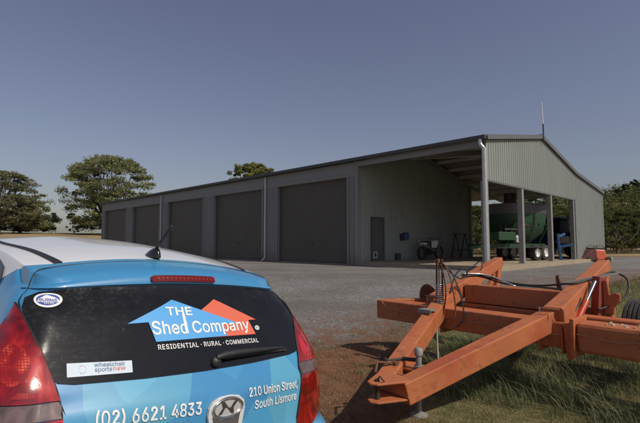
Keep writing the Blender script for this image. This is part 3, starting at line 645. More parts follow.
GLY = {' ': (188,[]),'(': (273,[[(89,207),(90,244),(94,283),(119,403),(145,477),(160,510),(177,539),(236,539),(161,313),(152,241),(167,83),(188,16),(236,-96),(177,-96),(150,-46),(128,4),(111,55),(99,106),(92,156)]]),')': (273,[[(37,-96),(121,241),(112,313),(37,539),(97,539),(113,510),(142,441),(173,323),(183,244),(184,207),(182,156),(174,104),(161,53),(144,3),(123,-47),(97,-96)]]),',': (188,[[(38,-119),(68,71),(137,71),(84,-119)]]),'0': (453,[[(227,-7),(191,-3),(158,7),(130,24),(105,48),(85,77),(69,113),(57,155),(50,202),(48,254),(50,306),(57,353),(69,395),(85,431),(106,461),(130,484),(159,502),(191,512),(227,516),(262,512),(295,502),(323,484),(348,461),(368,431),(384,395),(396,353),(403,306),(405,254),(403,202),(396,155),(384,113),(368,77),(348,48),(323,24),(295,7),(263,-3)],[(227,50),(250,52),(271,60),(290,74),(306,92),(320,116),(330,144),(338,176),(344,254),(338,332),(330,365),(320,393),(306,416),(290,435),(271,449),(250,457),(227,460),(203,457),(182,449),(163,435),(147,416),(134,393),(123,365),(115,332),(109,254),(115,176),(123,144),(134,116),(147,92),(163,74),(182,60),(203,52)]]),'1': (453,[[(76,0),(76,55),(391,55),(391,0)],[(276,509),(276,0),(212,0),(212,448),(209,448),(86,358),(86,427),(198,509)]]),'2': (453,[[(64,0),(64,47),(319,389),(315,405),(308,419),(287,441),(258,455),(224,460),(188,454),(172,447),(159,438),(148,427),(132,398),(128,381),(127,362),(66,362),(68,391),(75,418),(86,442),(102,464),(121,482),(143,496),(168,507),(196,513),(225,516),(254,513),(281,507),(306,497),(328,482),(346,465),(361,445),(372,423),(379,398),(381,372),(377,336),(363,299),(153,60),(153,57),(389,57),(389,0)]]),'3': (453,[[(218,-7),(188,-5),(159,1),(133,10),(108,22),(88,38),(70,57),(57,79),(48,104),(44,132),(109,132),(112,115),(118,100),(126,87),(150,66),(165,59),(239,51),(258,55),(291,69),(304,80),(315,93),(323,108),(328,125),(328,163),(316,196),(306,211),(292,223),(275,234),(254,241),(229,246),(201,248),(157,248),(157,299),(288,448),(288,452),(70,452),(70,509),(372,509),(372,461),(211,278),(211,289),(247,290),(279,286),(308,276),(333,262),(354,244),(371,222),(383,198),(391,173),(393,145),(390,116),(383,90),(370,66),(354,45),(333,27),(309,12),(281,2),(251,-5)]]),'4': (453,[[(40,105),(40,158),(247,509),(311,509),(109,166),(109,163),(413,163),(413,105)],[(282,0),(282,318),(343,318),(343,0)]]),'6': (453,[[(226,-7),(196,-4),(168,3),(142,15),(119,31),(100,51),(84,74),(73,101),(66,130),(64,162),(65,187),(80,239),(93,268),(112,302),(252,509),(322,509),(151,261),(145,261),(184,302),(235,314),(265,312),(291,305),(316,295),(337,280),(355,262),(370,240),(380,215),(387,187),(389,157),(387,127),(379,98),(368,73),(352,50),(333,30),(310,14),(284,3),(257,-4)],[(226,48),(245,50),(263,55),(279,63),(293,73),(314,101),(322,119),(326,137),(326,178),(322,196),(314,213),(293,241),(279,251),(263,259),(245,264),(207,264),(174,252),(148,229),(138,214),(126,179),(126,138),(131,119),(138,102),(148,86),(160,73),(174,63),(190,55),(207,50)]]),'8': (453,[[(226,-7),(193,-5),(163,1),(136,11),(111,25),(91,42),(74,62),(62,84),(54,109),(52,135),(53,156),(65,195),(87,228),(101,241),(117,252),(134,260),(153,265),(153,267),(129,276),(109,289),(93,308),(80,330),(73,354),(70,380),(73,405),(79,429),(90,450),(106,469),(124,485),(146,498),(170,508),(197,514),(226,516),(255,514),(282,508),(306,498),(328,485),(346,469),(361,450),(373,429),(379,405),(382,380),(379,354),(372,330),(359,308),(343,289),(323,276),(300,267),(300,265),(319,260),(335,252),(351,241),(365,228),(387,195),(395,176),(401,135),(398,109),(391,84),(378,62),(362,42),(341,25),(317,11),(289,1),(259,-5)],[(248,50),(285,60),(313,79),(323,91),(331,106),(335,121),(337,139),(335,157),(330,173),(322,189),(312,202),(283,223),(265,230),(247,234),(206,234),(187,230),(169,223),(140,202),(130,189),(122,173),(117,157),(115,139),(117,121),(121,106),(129,91),(139,79),(167,60),(185,54),(205,50)],[(260,294),(287,308),(298,318),(307,330),(314,344),(318,359),(318,392),(314,407),(308,420),(299,432),(288,442),(244,459),(208,459),(164,442),(153,432),(138,407),(134,392),(134,359),(138,344),(145,330),(154,318),(165,308),(178,300),(193,294)]]),'A': (480,[[(16,0),(201,509),(276,509),(463,0),(395,0),(232,478),(245,478),(85,0)],[(110,142),(110,199),(370,199),(370,142)]]),'B': (456,[[(60,0),(60,509),(241,509),(274,507),(304,501),(329,491),(350,477),(367,461),(381,442),(390,421),(396,398),(398,374),(397,353),(387,320),(368,295),(315,267),(315,262),(331,260),(347,254),(378,234),(391,220),(402,203),(411,184),(416,161),(418,136),(416,111),(410,88),(400,67),(386,48),(368,31),(344,18),(317,8),(284,2),(247,0)],[(125,57),(245,57),(281,60),(309,67),(330,80),(344,96),(353,115),(355,137),(354,153),(350,169),(333,197),(320,209),(306,218),(289,225),(248,231),(125,231)],[(125,285),(238,285),(273,290),(302,304),(314,314),(323,326),(335,355),(336,372),(333,393),(326,412),(313,429),(294,442),(270,449),(240,452),(125,452)]]),'C': (510,[[(267,-7),(225,-3),(186,7),(150,25),(119,49),(92,79),(70,115),(53,157),(44,203),(40,254),(44,305),(53,352),(70,393),(92,429),(119,459),(150,484),(186,501),(225,512),(267,516),(317,511),(362,496),(383,485),(419,456),(435,438),(459,397),(473,348),(408,348),(404,365),(389,395),(267,456),(237,453),(209,445),(184,432),(161,414),(141,391),(125,364),(113,332),(106,295),(103,254),(106,213),(113,177),(125,145),(141,117),(161,94),(184,76),(210,63),(237,56),(267,53),(369,90),(404,144),(408,160),(473,160),(467,135),(459,112),(435,71),(420,53),(383,24),(363,13),(317,-2),(293,-6)]]),'D': (502,[[(219,0),(96,0),(96,57),(215,57),(254,60),(288,68),(318,81),(343,99),(363,122),(379,149),(390,181),(397,216),(399,255),(397,294),(390,329),(379,361),(364,388),(344,410),(320,428),(291,441),(258,449),(221,452),(93,452),(93,509),(225,509),(273,505),(315,495),(353,478),(385,455),(412,426),(433,391),(449,351),(458,306),(462,255),(458,205),(449,159),(433,119),(411,83),(384,54),(351,31),(312,14),(268,3)],[(125,509),(125,0),(60,0),(60,509)]]),'E': (419,[[(60,0),(60,509),(372,509),(372,452),(125,452),(125,286),(355,286),(355,229),(125,229),(125,57),(375,57),(375,0)]]),'H': (517,[[(60,0),(60,509),(125,509),(125,289),(392,289),(392,509),(457,509),(457,0),(392,0),(392,232),(125,232),(125,0)]]),'I': (300,[[(31,0),(31,57),(118,57),(118,452),(31,452),(31,509),(269,509),(269,452),(183,452),(183,57),(269,57),(269,0)]]),'L': (393,[[(60,0),(60,509),(125,509),(125,57),(361,57),(361,0)]]),'M': (628,[[(60,0),(60,509),(152,509),(322,49),(307,49),(476,509),(568,509),(568,0),(504,0),(507,457),(513,457),(342,0),(286,0),(112,457),(119,457),(122,0)]]),'N': (523,[[(60,0),(60,509),(136,509),(414,55),(405,54),(399,509),(463,509),(463,0),(387,0),(108,452),(119,454),(125,0)]]),'O': (533,[[(267,-7),(225,-3),(186,7),(150,25),(119,49),(92,79),(70,115),(53,157),(44,203),(40,254),(44,305),(53,352),(70,393),(92,429),(119,459),(150,484),(186,501),(225,512),(267,516),(309,512),(348,501),(384,484),(415,459),(442,429),(464,393),(480,352),(490,305),(493,254),(490,203),(480,157),(464,115),(442,79),(415,49),(384,25),(348,7),(309,-3)],[(267,53),(296,55),(324,63),(349,76),(372,94),(392,116),(408,144),(420,176),(428,213),(430,254),(428,295),(420,332),(408,365),(392,392),(372,415),(349,433),(324,446),(296,453),(267,456),(237,453),(210,445),(184,433),(161,415),(142,392),(125,364),(113,332),(106,295),(103,254),(106,213),(113,176),(125,144),(142,117),(161,94),(184,76),(210,63),(237,55)]]),'R': (449,[[(60,0),(60,509),(236,509),(273,506),(305,500),(333,489),(356,473),(376,455),(390,433),(401,408),(407,381),(409,352),(407,323),(401,296),(390,271),(376,250),(356,232),(333,217),(305,206),(273,200),(236,198),(96,198),(96,255),(258,256),(280,260),(298,267),(313,276),(325,287),(334,300),(344,333),(344,371),(340,389),(334,405),(325,419),(313,430),(298,440),(258,451),(125,452),(125,0)],[(353,0),(230,229),(303,229),(428,0)]]),'S': (447,[[(224,-9),(188,-7),(156,-1),(128,9),(102,23),(81,40),(64,60),(51,83),(42,109),(38,137),(104,137),(108,118),(114,102),(123,88),(150,66),(185,53),(246,50),(267,54),(286,60),(303,69),(317,79),(329,92),(338,106),(344,122),(346,139),(340,168),(322,189),(296,205),(184,239),(145,253),(112,269),(86,289),(67,313),(56,341),(52,372),(54,400),(62,425),(75,448),(92,468),(113,484),(138,498),(165,508),(195,514),(227,516),(259,514),(289,508),(316,498),(340,484),(360,468),(377,449),(390,427),(398,403),(401,378),(337,378),(332,402),(320,421),(302,437),(280,449),(254,456),(225,459),(185,454),(167,448),(152,440),(139,430),(121,405),(115,376),(117,359),(122,345),(359,238),(395,198),(407,161),(408,139),(406,112),(399,87),(386,64),(370,43),(349,25),(323,11),(294,0),(261,-7)]]),'T': (449,[[(32,452),(32,509),(417,509),(417,452),(257,452),(257,0),(193,0),(193,452)]]),'U': (517,[[(259,-8),(220,-6),(186,2),(154,15),(126,33),(103,55),(85,80),(71,108),(63,140),(60,173),(60,509),(124,509),(124,178),(126,155),(132,133),(141,113),(153,95),(169,80),(187,68),(208,59),(232,53),(285,53),(309,59),(331,68),(349,80),(364,95),(377,113),(385,133),(391,155),(393,178),(393,509),(457,509),(457,173),(454,140),(446,108),(433,80),(414,55),(391,33),(363,15),(332,2),(297,-6)]]),'a': (389,[[(160,-9),(115,-3),(94,5),(76,15),(60,29),(48,45),(38,63),(32,84),(30,108),(36,146),(43,161),(53,174),(64,184),(257,231),(271,240),(267,297),(260,307),(240,322),(227,327),(100,274),(41,291),(51,313),(64,331),(79,346),(95,358),(114,368),(271,369),(300,350),(312,336),(322,320),(330,301),(335,278),(337,251),(337,0),(277,0),(277,52),(272,52),(242,16),(215,1),(199,-4)],[(170,45),(192,47),(211,51),(242,68),(254,80),(263,93),(270,108),(276,138),(276,190),(103,139),(97,130),(93,118),(96,82),(109,64)]]),'c': (396,[[(207,-8),(174,-5),(144,3),(117,16),(93,35),(72,58),(56,85),(44,116),(37,150),(34,187),(37,225),(44,260),(56,291),(72,318),(93,341),(117,360),(144,374),(174,382),(226,384),(330,335),(362,277),(303,262),(207,330),(184,328),(163,321),(145,310),(130,296),(118,278),(108,258),(96,187),(108,117),(118,97),(130,80),(145,66),(163,55),(184,49),(207,46),(304,117),(363,102),(350,70),(331,43)]]),'d': (424,[[(195,-8),(165,-6),(137,3),(111,16),(89,34),(70,57),(55,84),(43,116),(36,151),(34,189),(36,227),(43,261),(55,293),(70,320),(89,342),(112,361),(137,374),(165,382),(196,384),(218,383),(237,379),(253,373),(306,319),(311,319),(311,509),(372,509),(372,0),(313,0),(313,59),(307,59),(266,12),(236,-3),(217,-7)],[(205,47),(226,49),(246,55),(263,65),(278,78),(290,95),(299,115),(306,138),(312,189),(306,241),(300,263),(290,282),(278,299),(263,312),(246,322),(227,328),(205,330),(182,328),(162,322),(145,311),(130,298),(118,281),(108,261),(96,189),(102,139),(109,117),(118,97),(130,80),(145,66),(162,55),(182,49)]]),'e': (404,[[(212,-8),(177,-5),(145,3),(117,16),(92,35),(72,58),(56,85),(44,116),(37,150),(34,187),(36,224),(44,258),(55,290),(71,317),(91,340),(115,359),(142,373),(172,382),(205,384),(246,380),(285,366),(303,355),(319,341),(334,324),(347,305),(357,282),(365,256),(370,227),(371,169),(75,169),(75,221),(338,221),(310,202),(298,269),(277,301),(263,314),(246,323),(227,328),(205,330),(183,328),(164,323),(146,313),(131,301),(109,270),(97,231),(102,127),(110,106),(121,88),(135,73),(151,61),(169,53),(190,48),(212,46),(294,82),(306,105),(365,91),(358,72),(348,55),(335,39),(320,26),(283,4),(261,-3),(237,-7)]]),'h': (410,[[(114,0),(53,0),(53,509),(114,509),(114,287),(102,287),(116,319),(132,344),(152,362),(175,374),(200,382),(227,384),(252,383),(275,377),(295,369),(313,356),(328,340),(341,321),(350,298),(355,271),(357,240),(357,0),(296,0),(296,235),(293,263),(286,286),(273,304),(256,318),(235,326),(210,329),(192,328),(176,324),(147,308),(136,297),(126,283),(119,266),(115,248)]]),'i': (167,[[(53,0),(53,379),(114,379),(114,0)],[(73,444),(63,448),(47,463),(43,472),(41,483),(47,504),(54,512),(84,524),(114,512),(121,504),(125,494),(125,472),(121,463),(105,448),(95,444)]]),'l': (189,[[(112,0),(91,8),(74,20),(62,37),(55,59),(53,84),(53,509),(114,509),(114,83),(120,62),(126,57),(135,53),(170,54),(181,3)]]),'m': (610,[[(53,0),(53,379),(112,379),(112,295),(108,295),(114,314),(122,331),(132,346),(144,358),(187,382),(219,386),(245,383),(268,375),(287,361),(303,342),(314,320),(321,295),(312,295),(326,329),(350,356),(364,366),(381,375),(398,381),(417,385),(458,385),(478,380),(497,372),(514,361),(529,346),(541,328),(550,307),(555,283),(557,255),(557,0),(496,0),(496,254),(493,279),(485,298),(473,313),(456,323),(438,329),(387,326),(374,320),(353,302),(345,290),(336,263),(335,0),(274,0),(274,260),(272,280),(265,297),(253,311),(238,322),(220,328),(199,330),(171,326),(145,312),(135,302),(126,289),(119,274),(115,257),(114,0)]]),'n': (410,[[(114,0),(53,0),(53,379),(112,379),(112,287),(102,287),(116,319),(132,344),(152,362),(175,374),(200,382),(227,384),(252,383),(275,377),(295,369),(313,356),(328,340),(341,321),(350,298),(355,271),(357,240),(357,0),(296,0),(296,235),(293,263),(286,286),(273,304),(256,318),(235,326),(210,329),(192,328),(176,324),(147,308),(136,297),(126,283),(119,266),(115,248)]]),'o': (415,[[(207,-8),(174,-5),(144,3),(117,16),(93,35),(72,58),(56,85),(44,116),(37,150),(34,187),(37,225),(44,260),(56,291),(72,318),(93,341),(117,360),(144,374),(174,382),(207,384),(241,382),(271,374),(299,360),(323,341),(343,318),(359,291),(371,260),(379,225),(381,187),(379,150),(371,116),(359,85),(343,58),(323,35),(299,16),(271,3),(241,-5)],[(207,46),(231,49),(252,55),(270,66),(285,80),(298,97),(307,117),(314,139),(318,163),(318,212),(314,236),(307,258),(298,278),(285,296),(270,310),(252,321),(231,328),(207,330),(184,328),(163,321),(145,310),(130,296),(118,278),(108,258),(96,187),(108,117),(118,97),(130,80),(145,66),(163,55),(184,49)]]),'p': (424,[[(53,-143),(53,379),(112,379),(112,319),(118,319),(137,346),(171,373),(188,379),(207,383),(229,384),(259,382),(287,374),(313,361),(335,342),(354,320),(370,293),(381,261),(388,227),(390,189),(388,151),(381,116),(370,84),(355,57),(336,34),(313,16),(288,3),(260,-6),(229,-8),(208,-7),(189,-3),(147,21),(118,59),(114,59),(114,-143)],[(220,47),(242,49),(262,55),(279,66),(294,80),(306,97),(316,117),(323,139),(327,163),(327,215),(323,239),(316,261),(307,281),(295,298),(280,311),(262,322),(243,328),(220,330),(198,328),(178,322),(161,312),(147,299),(134,282),(125,263),(118,241),(114,216),(114,162),(118,138),(125,115),(135,95),(147,78),(162,65),(179,55),(198,49)]]),'r': (259,[[(53,0),(53,379),(112,379),(112,321),(115,321),(124,339),(137,354),(152,367),(171,377),(191,383),(243,384),(243,322),(174,321),(159,315),(135,296),(126,284),(119,269),(115,254),(114,0)]]),'s': (365,[[(157,-7),(133,-3),(112,3),(93,12),(76,24),(62,38),(50,54),(41,73),(36,94),(94,107),(101,87),(111,72),(124,60),(141,52),(160,47),(181,45),(206,47),(227,53),(244,62),(258,74),(265,88),(268,103),(262,126),(254,136),(243,144),(149,170),(118,180),(92,192),(72,208),(58,227),(50,249),(47,274),(49,295),(55,314),(65,332),(79,347),(95,360),(115,370),(137,378),(161,383),(212,383),(234,379),(254,372),(271,363),(286,352),(299,339),(318,308),(324,290),(268,277),(254,304),(243,316),(228,325),(210,331),(187,333),(166,331),(147,326),(131,317),(119,305),(111,292),(109,277),(110,264),(115,253),(124,243),(136,235),(261,200),(287,187),(306,171),(320,153),(328,131),(331,107),(329,85),(323,65),(312,47),(298,31),(281,18),(260,6),(236,-2),(210,-7)]]),'t': (227,[[(204,379),(204,327),(6,327),(6,379)],[(65,471),(126,471),(130,70),(136,61),(144,55),(156,51),(202,54),(213,2),(138,-1),(113,7),(92,21),(77,41),(68,64),(65,93)]]),'u': (410,[[(182,-5),(158,-3),(135,2),(115,11),(97,23),(82,39),(69,59),(60,82),(54,109),(53,379),(114,379),(114,144),(116,117),(124,94),(137,75),(154,61),(175,53),(200,50),(218,51),(234,55),(263,71),(274,83),(283,97),(290,113),(295,132),(296,379),(357,379),(357,0),(298,0),(298,92),(307,92),(294,60),(277,35),(257,17),(234,5),(209,-3)]]),'w': (567,[[(138,0),(23,379),(87,379),(175,41),(165,41),(252,379),(316,379),(402,41),(391,41),(480,379),(545,379),(429,0),(368,0),(277,338),(291,338),(199,0)]]),'y': (389,[[(47,-139),(61,-86),(138,-64),(163,-1),(17,379),(84,379),(206,21),(184,21),(305,379),(371,379),(177,-107),(139,-136),(125,-141)]]),'®': (463,[[(231,118),(205,120),(179,125),(154,134),(131,145),(110,160),(91,177),(74,196),(60,217),(48,240),(40,264),(35,290),(33,317),(35,344),(40,369),(48,394),(60,417),(74,438),(91,457),(110,474),(131,488),(154,500),(179,509),(205,514),(231,516),(258,514),(284,509),(309,500),(332,488),(353,474),(372,457),(389,438),(403,417),(415,394),(423,369),(428,344),(430,317),(428,290),(423,264),(415,240),(403,217),(389,196),(372,177),(353,160),(332,145),(309,134),(284,125),(258,120)],[(231,166),(258,169),(284,175),(307,187),(328,202),(347,220),(362,241),(373,265),(380,290),(382,317),(380,344),(373,369),(362,393),(347,414),(328,432),(307,447),(284,458),(258,465),(231,467),(205,465),(180,458),(156,447),(135,432),(116,414),(101,393),(90,369),(83,344),(81,317),(83,290),(90,265),(101,241),(116,220),(135,202),(156,187),(180,175),(205,169)],[(273,226),(228,312),(273,312),(319,226)],[(161,226),(161,409),(307,374),(307,326),(185,287),(185,319),(245,319),(266,341),(266,360),(203,378),(203,226)]]),'·': (196,[[(98,196),(75,202),(58,219),(52,242),(58,265),(75,282),(86,286),(110,286),(121,282),(138,265),(144,242),(138,219),(121,202)]])}
# ------------------------------------------------------------------ the hatchback
car = empty('hatchback_car', matrix=CARM, label='blue and white hatchback covered in shed builder lettering, parked in the foreground', cat='car')
def wrapmat():
    m, t, b = nmat('blue_vinyl_wrap')
    tc = N(t, 'ShaderNodeTexCoord'); oc = tc.outputs['Object']
    mp = N(t, 'ShaderNodeMapping'); mp.inputs['Scale'].default_value = (1.2, 3.4, 3.2); mp.inputs['Rotation'].default_value = (.5, .2, .1); t.links.new(oc, mp.inputs[0])
    v = N(t, 'ShaderNodeTexVoronoi', Scale=1.0); v.distance = 'EUCLIDEAN'; t.links.new(mp.outputs[0], v.inputs['Vector'])
    s = N(t, 'ShaderNodeSeparateColor'); t.links.new(v.outputs['Color'], s.inputs[0])
    r = ramp(t, s.outputs[0], [(0, (.050, .26, .52)), (.3, (.060, .31, .56)), (.55, (.07, .34, .60)), (.8, (.10, .37, .57))]); r.color_ramp.interpolation = 'CONSTANT'
    v2 = N(t, 'ShaderNodeTexVoronoi', Scale=1.7); t.links.new(mp.outputs[0], v2.inputs['Vector']); s2 = N(t, 'ShaderNodeSeparateColor'); t.links.new(v2.outputs['Color'], s2.inputs[0])
    r2 = ramp(t, s2.outputs[0], [(0, (.93, .93, .93)), (.6, (1.08, 1.06, 1.03))]); r2.color_ramp.interpolation = 'CONSTANT'
    bl = mix(t, 1.0, r.outputs[0], r2.outputs[0], 'MULTIPLY')
    sp = N(t, 'ShaderNodeSeparateXYZ'); t.links.new(oc, sp.inputs[0])
    def mth(op, a, b_=None, c=None):
        q = t.nodes.new('ShaderNodeMath'); q.operation = op
        for i, x in enumerate((a, b_, c)):
            if x is None: continue
            if hasattr(x, 'is_linked'): t.links.new(x, q.inputs[i])
            else: q.inputs[i].default_value = x
        return q.outputs[0]
    lim = mth('ADD', mth('MULTIPLY', mth('MAXIMUM', mth('SUBTRACT', 1.405, sp.outputs[2]), 0.0), 2.4), .575)
    up = mth('GREATER_THAN', sp.outputs[2], 1.16)
    fr = mth('MULTIPLY', mth('GREATER_THAN', sp.outputs[0], lim), up)
    base = mix(t, fr, bl, (.86, .855, .84))
    n = N(t, 'ShaderNodeTexNoise', Scale=5, Detail=8, Roughness=.7); t.links.new(oc, n.inputs['Vector'])
    base = mix(t, ramp(t, n.outputs[0], [(.5, (0, 0, 0)), (.8, (.12, .12, .12))]).outputs[0], base, (.33, .24, .18))
    t.links.new(base, b.inputs['Base Color'])
    b.inputs['Roughness'].default_value = .38; b.inputs['Coat Weight'].default_value = .9; b.inputs['Coat Roughness'].default_value = .06
    return m
WRAP = wrapmat()
def glassmat():
    m, t, b = nmat('dark_car_glass')
    tc = N(t, 'ShaderNodeTexCoord')
    n = N(t, 'ShaderNodeTexNoise', Scale=7, Detail=12, Roughness=.75); t.links.new(tc.outputs['Object'], n.inputs['Vector'])
    n2 = N(t, 'ShaderNodeTexNoise', Scale=70, Detail=4, Roughness=.8); t.links.new(tc.outputs['Object'], n2.inputs['Vector'])
    sp = N(t, 'ShaderNodeSeparateXYZ'); t.links.new(tc.outputs['Object'], sp.inputs[0])
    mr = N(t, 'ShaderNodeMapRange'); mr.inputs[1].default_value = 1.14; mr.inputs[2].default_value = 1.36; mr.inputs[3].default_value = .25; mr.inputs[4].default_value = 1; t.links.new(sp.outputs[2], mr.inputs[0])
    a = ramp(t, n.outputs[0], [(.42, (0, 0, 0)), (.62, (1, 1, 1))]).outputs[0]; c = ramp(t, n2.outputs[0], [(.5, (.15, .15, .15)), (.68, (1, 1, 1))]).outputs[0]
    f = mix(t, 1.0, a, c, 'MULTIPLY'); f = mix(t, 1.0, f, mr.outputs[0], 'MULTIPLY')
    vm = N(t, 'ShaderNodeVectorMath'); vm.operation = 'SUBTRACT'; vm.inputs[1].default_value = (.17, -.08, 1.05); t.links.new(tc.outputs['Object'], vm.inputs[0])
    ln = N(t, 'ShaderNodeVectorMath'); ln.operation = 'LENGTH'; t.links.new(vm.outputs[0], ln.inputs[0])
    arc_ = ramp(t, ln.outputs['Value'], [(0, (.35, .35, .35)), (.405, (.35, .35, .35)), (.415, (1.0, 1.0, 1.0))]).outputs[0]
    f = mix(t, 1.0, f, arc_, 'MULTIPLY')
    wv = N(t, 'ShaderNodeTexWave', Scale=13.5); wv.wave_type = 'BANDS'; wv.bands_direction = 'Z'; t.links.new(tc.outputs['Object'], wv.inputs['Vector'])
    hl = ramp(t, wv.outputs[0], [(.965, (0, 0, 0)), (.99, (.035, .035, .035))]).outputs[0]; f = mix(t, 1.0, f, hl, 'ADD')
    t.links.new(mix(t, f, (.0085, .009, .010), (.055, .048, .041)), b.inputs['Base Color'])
    rr = ramp(t, f, [(0, (.12, .12, .12)), (1, (.6, .6, .6))]); t.links.new(rr.outputs[0], b.inputs['Roughness'])
    b.inputs['Specular IOR Level'].default_value = .5
    return m
GLASS = glassmat()
M['vin_white'] = paint('white_vinyl', (.80, .80, .79), .45, 0, .02)
M['vin_blue'] = paint('sky_blue_vinyl', (.09, .36, .74), .45, 0, .02)
M['vin_red'] = paint('salmon_red_vinyl', (.68, .135, .075), .45, 0, .02)
M['gloss_black'] = paint('gloss_black', (.015, .015, .016), .2, 0, .1, coat=.5)
M['chrome'] = paint('chrome', (.62, .62, .62), .16, 1.0, .05)
def lampmat(name, col, sc_=26.):
    m, t, b = nmat(name)
    tc = N(t, 'ShaderNodeTexCoord'); mp = N(t, 'ShaderNodeMapping'); mp.inputs['Scale'].default_value = (.5, 1.3, 1.1); t.links.new(tc.outputs['Object'], mp.inputs[0])
    n = N(t, 'ShaderNodeTexNoise', Scale=sc_*.35, Detail=3, Distortion=1.2); t.links.new(mp.outputs[0], n.inputs['Vector'])
    r = ramp(t, n.outputs[0], [(.3, tuple(c*.35 for c in col)), (.5, col), (.64, tuple(min(1, c*1.7+.01) for c in col))])
    t.links.new(r.outputs[0], b.inputs['Base Color']); b.inputs['Roughness'].default_value = .12; b.inputs['Coat Weight'].default_value = 1; b.inputs['Coat Roughness'].default_value = .03
    br = N(t, 'ShaderNodeTexBrick', Scale=60); t.links.new(mp.outputs[0], br.inputs['Vector'])
    bp = N(t, 'ShaderNodeBump', Strength=.25, Distance=.004); t.links.new(n.outputs[0], bp.inputs['Height']); t.links.new(bp.outputs[0], b.inputs['Normal'])
    return m
M['lamp_red'] = lampmat('lamp_red', (.27, .005, .005))
M['lamp_clear'] = lampmat('lamp_clear', (.13, .085, .08))

def reflmat():
    if 'reflector_red' in bpy.data.materials: return bpy.data.materials['reflector_red']
    m, t, b = nmat('reflector_red'); tc = N(t, 'ShaderNodeTexCoord'); sp = N(t, 'ShaderNodeSeparateXYZ'); t.links.new(tc.outputs['Object'], sp.inputs[0])
    cb = N(t, 'ShaderNodeCombineXYZ'); t.links.new(sp.outputs[1], cb.inputs[0]); t.links.new(sp.outputs[2], cb.inputs[1])
    br = N(t, 'ShaderNodeTexBrick', Scale=1.0); br.offset = 0; t.links.new(cb.outputs[0], br.inputs['Vector'])
    for k, v in (('Brick Width', .008), ('Row Height', .008), ('Mortar Size', .0010)): br.inputs[k].default_value = v
    n = N(t, 'ShaderNodeTexNoise', Scale=28, Detail=3); t.links.new(tc.outputs['Object'], n.inputs['Vector'])
    r = ramp(t, n.outputs[0], [(.38, (.22, .006, .005)), (.52, (.42, .02, .012)), (.66, (.72, .13, .06))])
    t.links.new(mix(t, br.outputs['Fac'], r.outputs[0], (.26, .008, .006)), b.inputs['Base Color']); b.inputs['Roughness'].default_value = .2; b.inputs['Coat Weight'].default_value = 1
    return m
def outline(z, nr=16, nc=9, ns=34, nf=12):
    """closed plan outline of the body at height z, as (x, y, part)"""
    w = smooth_tab(WZ, z); r = smooth_tab(RZ, z); xr = smooth_tab(XC, z); xf = smooth_tab(XF, z)
    rf = min(r*1.6, .36); half = []; C2 = c2(z)
    wr = w-BOW; f = wr-r
    for i in range(nr): y = f*i/nr; half.append((xr+C2*y*y, y))
    for i in range(nc): th = math.pi/2*i/nc; half.append((xr+C2*f*f+r*(1-math.cos(th)), f+r*math.sin(th)))
    xs = xr+C2*f*f+r; ff = w-BOW*1.2-rf; bowf = .10 if z < .9 else .16
    xe = xf-bowf*ff*ff-rf
    for i in range(ns): x = xs+(xe-xs)*i/ns; half.append((x, side_y(x, z)))
    yy = side_y(xe, z)
    for i in range(nc): th = math.pi/2*i/nc; half.append((xe+rf*math.sin(th), yy-rf*(1-math.cos(th))))
    for i in range(nf+1): y = (yy-rf)*(1-i/nf); half.append((xf-bowf*y*y, y))
    return half+[(x, -y) for x, y in half[-2:0:-1]]
ZL = [.20, .23, .26, .30, .35, .42, .50, .57, .62, .64, .66, .675, .69, .72, .76, .80, .84, .88, .91, .935, .955, .97, .985, .995, 1.003, 1.02, 1.05, 1.09, 1.13, 1.17, 1.21, 1.25, 1.29, 1.32, 1.338, 1.345, 1.352, 1.362, 1.374, 1.386, 1.392]
rows = []
for z in ZL:
    row = []
    for x, y in outline(z):
        zz = z
        if z > 1.2: zz = 1.2+(z-1.2)*(roofz(x, y)-.012-1.2)/(1.392-1.2) if x > .62 else z+crown_drop(x, y, z)
        row.append((x, y, zz))
    rows.append(row)
NR_ = len(rows); top = outline(1.392); K = 16
for k in range(1, K+1):
    s = (k/K)**1.6 if k < K else 1
    rows.append([(x+(1.35-x)*s, y*(1-s), roofz(x+(1.35-x)*s, y*(1-s))) for x, y in top])
body = MB(); body.grid(rows, True)
bw = len(rows[0]); n0 = len(body.v)
body.v.append((2, 0, .20)); 
for j in range(bw): body.f.append((j, n0, (j+1) % bw)[::-1]); body.m.append(0)
# tailgate faces become a part of their own
def is_gate(c):
    x, y, z = c
    if x > .62 or not .63 < z: return False
    lim = .60 if z < 1.0 else .60+(z-1.0)*.0
    if z < .9: lim = .50+(z-.63)*.35
    if z > 1.35: return x < .53 and abs(y) < .57
    return abs(y) < lim+.0
gate = MB(); keep = []; keepm = []
for f in body.f:
    c = [sum(body.v[i][k] for i in f)/len(f) for k in range(3)]
    if len(f) == 4 and is_gate(c): gate.f.append(f); gate.m.append(0)
    else: keep.append(f); keepm.append(0)
full = body.build('bodywork', WRAP, car, smooth=30)
full.data.name = 'bodywork'
# wheel arches cut out of the shell
bm = bmesh.new(); bm.from_mesh(full.data)
cut = MB()
AX = (.80, 3.42)
for ax in AX:
    for s in (-1, 1): cut.tube([(ax, s*.62, .30), (ax, s*1.0, .30)], .355, 40)
co = cut.build('cutter', M['black'])
bo = full.modifiers.new('b', 'BOOLEAN'); bo.object = co; bo.operation = 'DIFFERENCE'; bo.solver = 'EXACT'
co.matrix_world = CARM
bpy.context.view_layer.update()
dg = bpy.context.evaluated_depsgraph_get()
me = bpy.data.meshes.new_from_object(full.evaluated_get(dg)); full.modifiers.clear(); full.data = me; bpy.data.objects.remove(co)
bm.free()
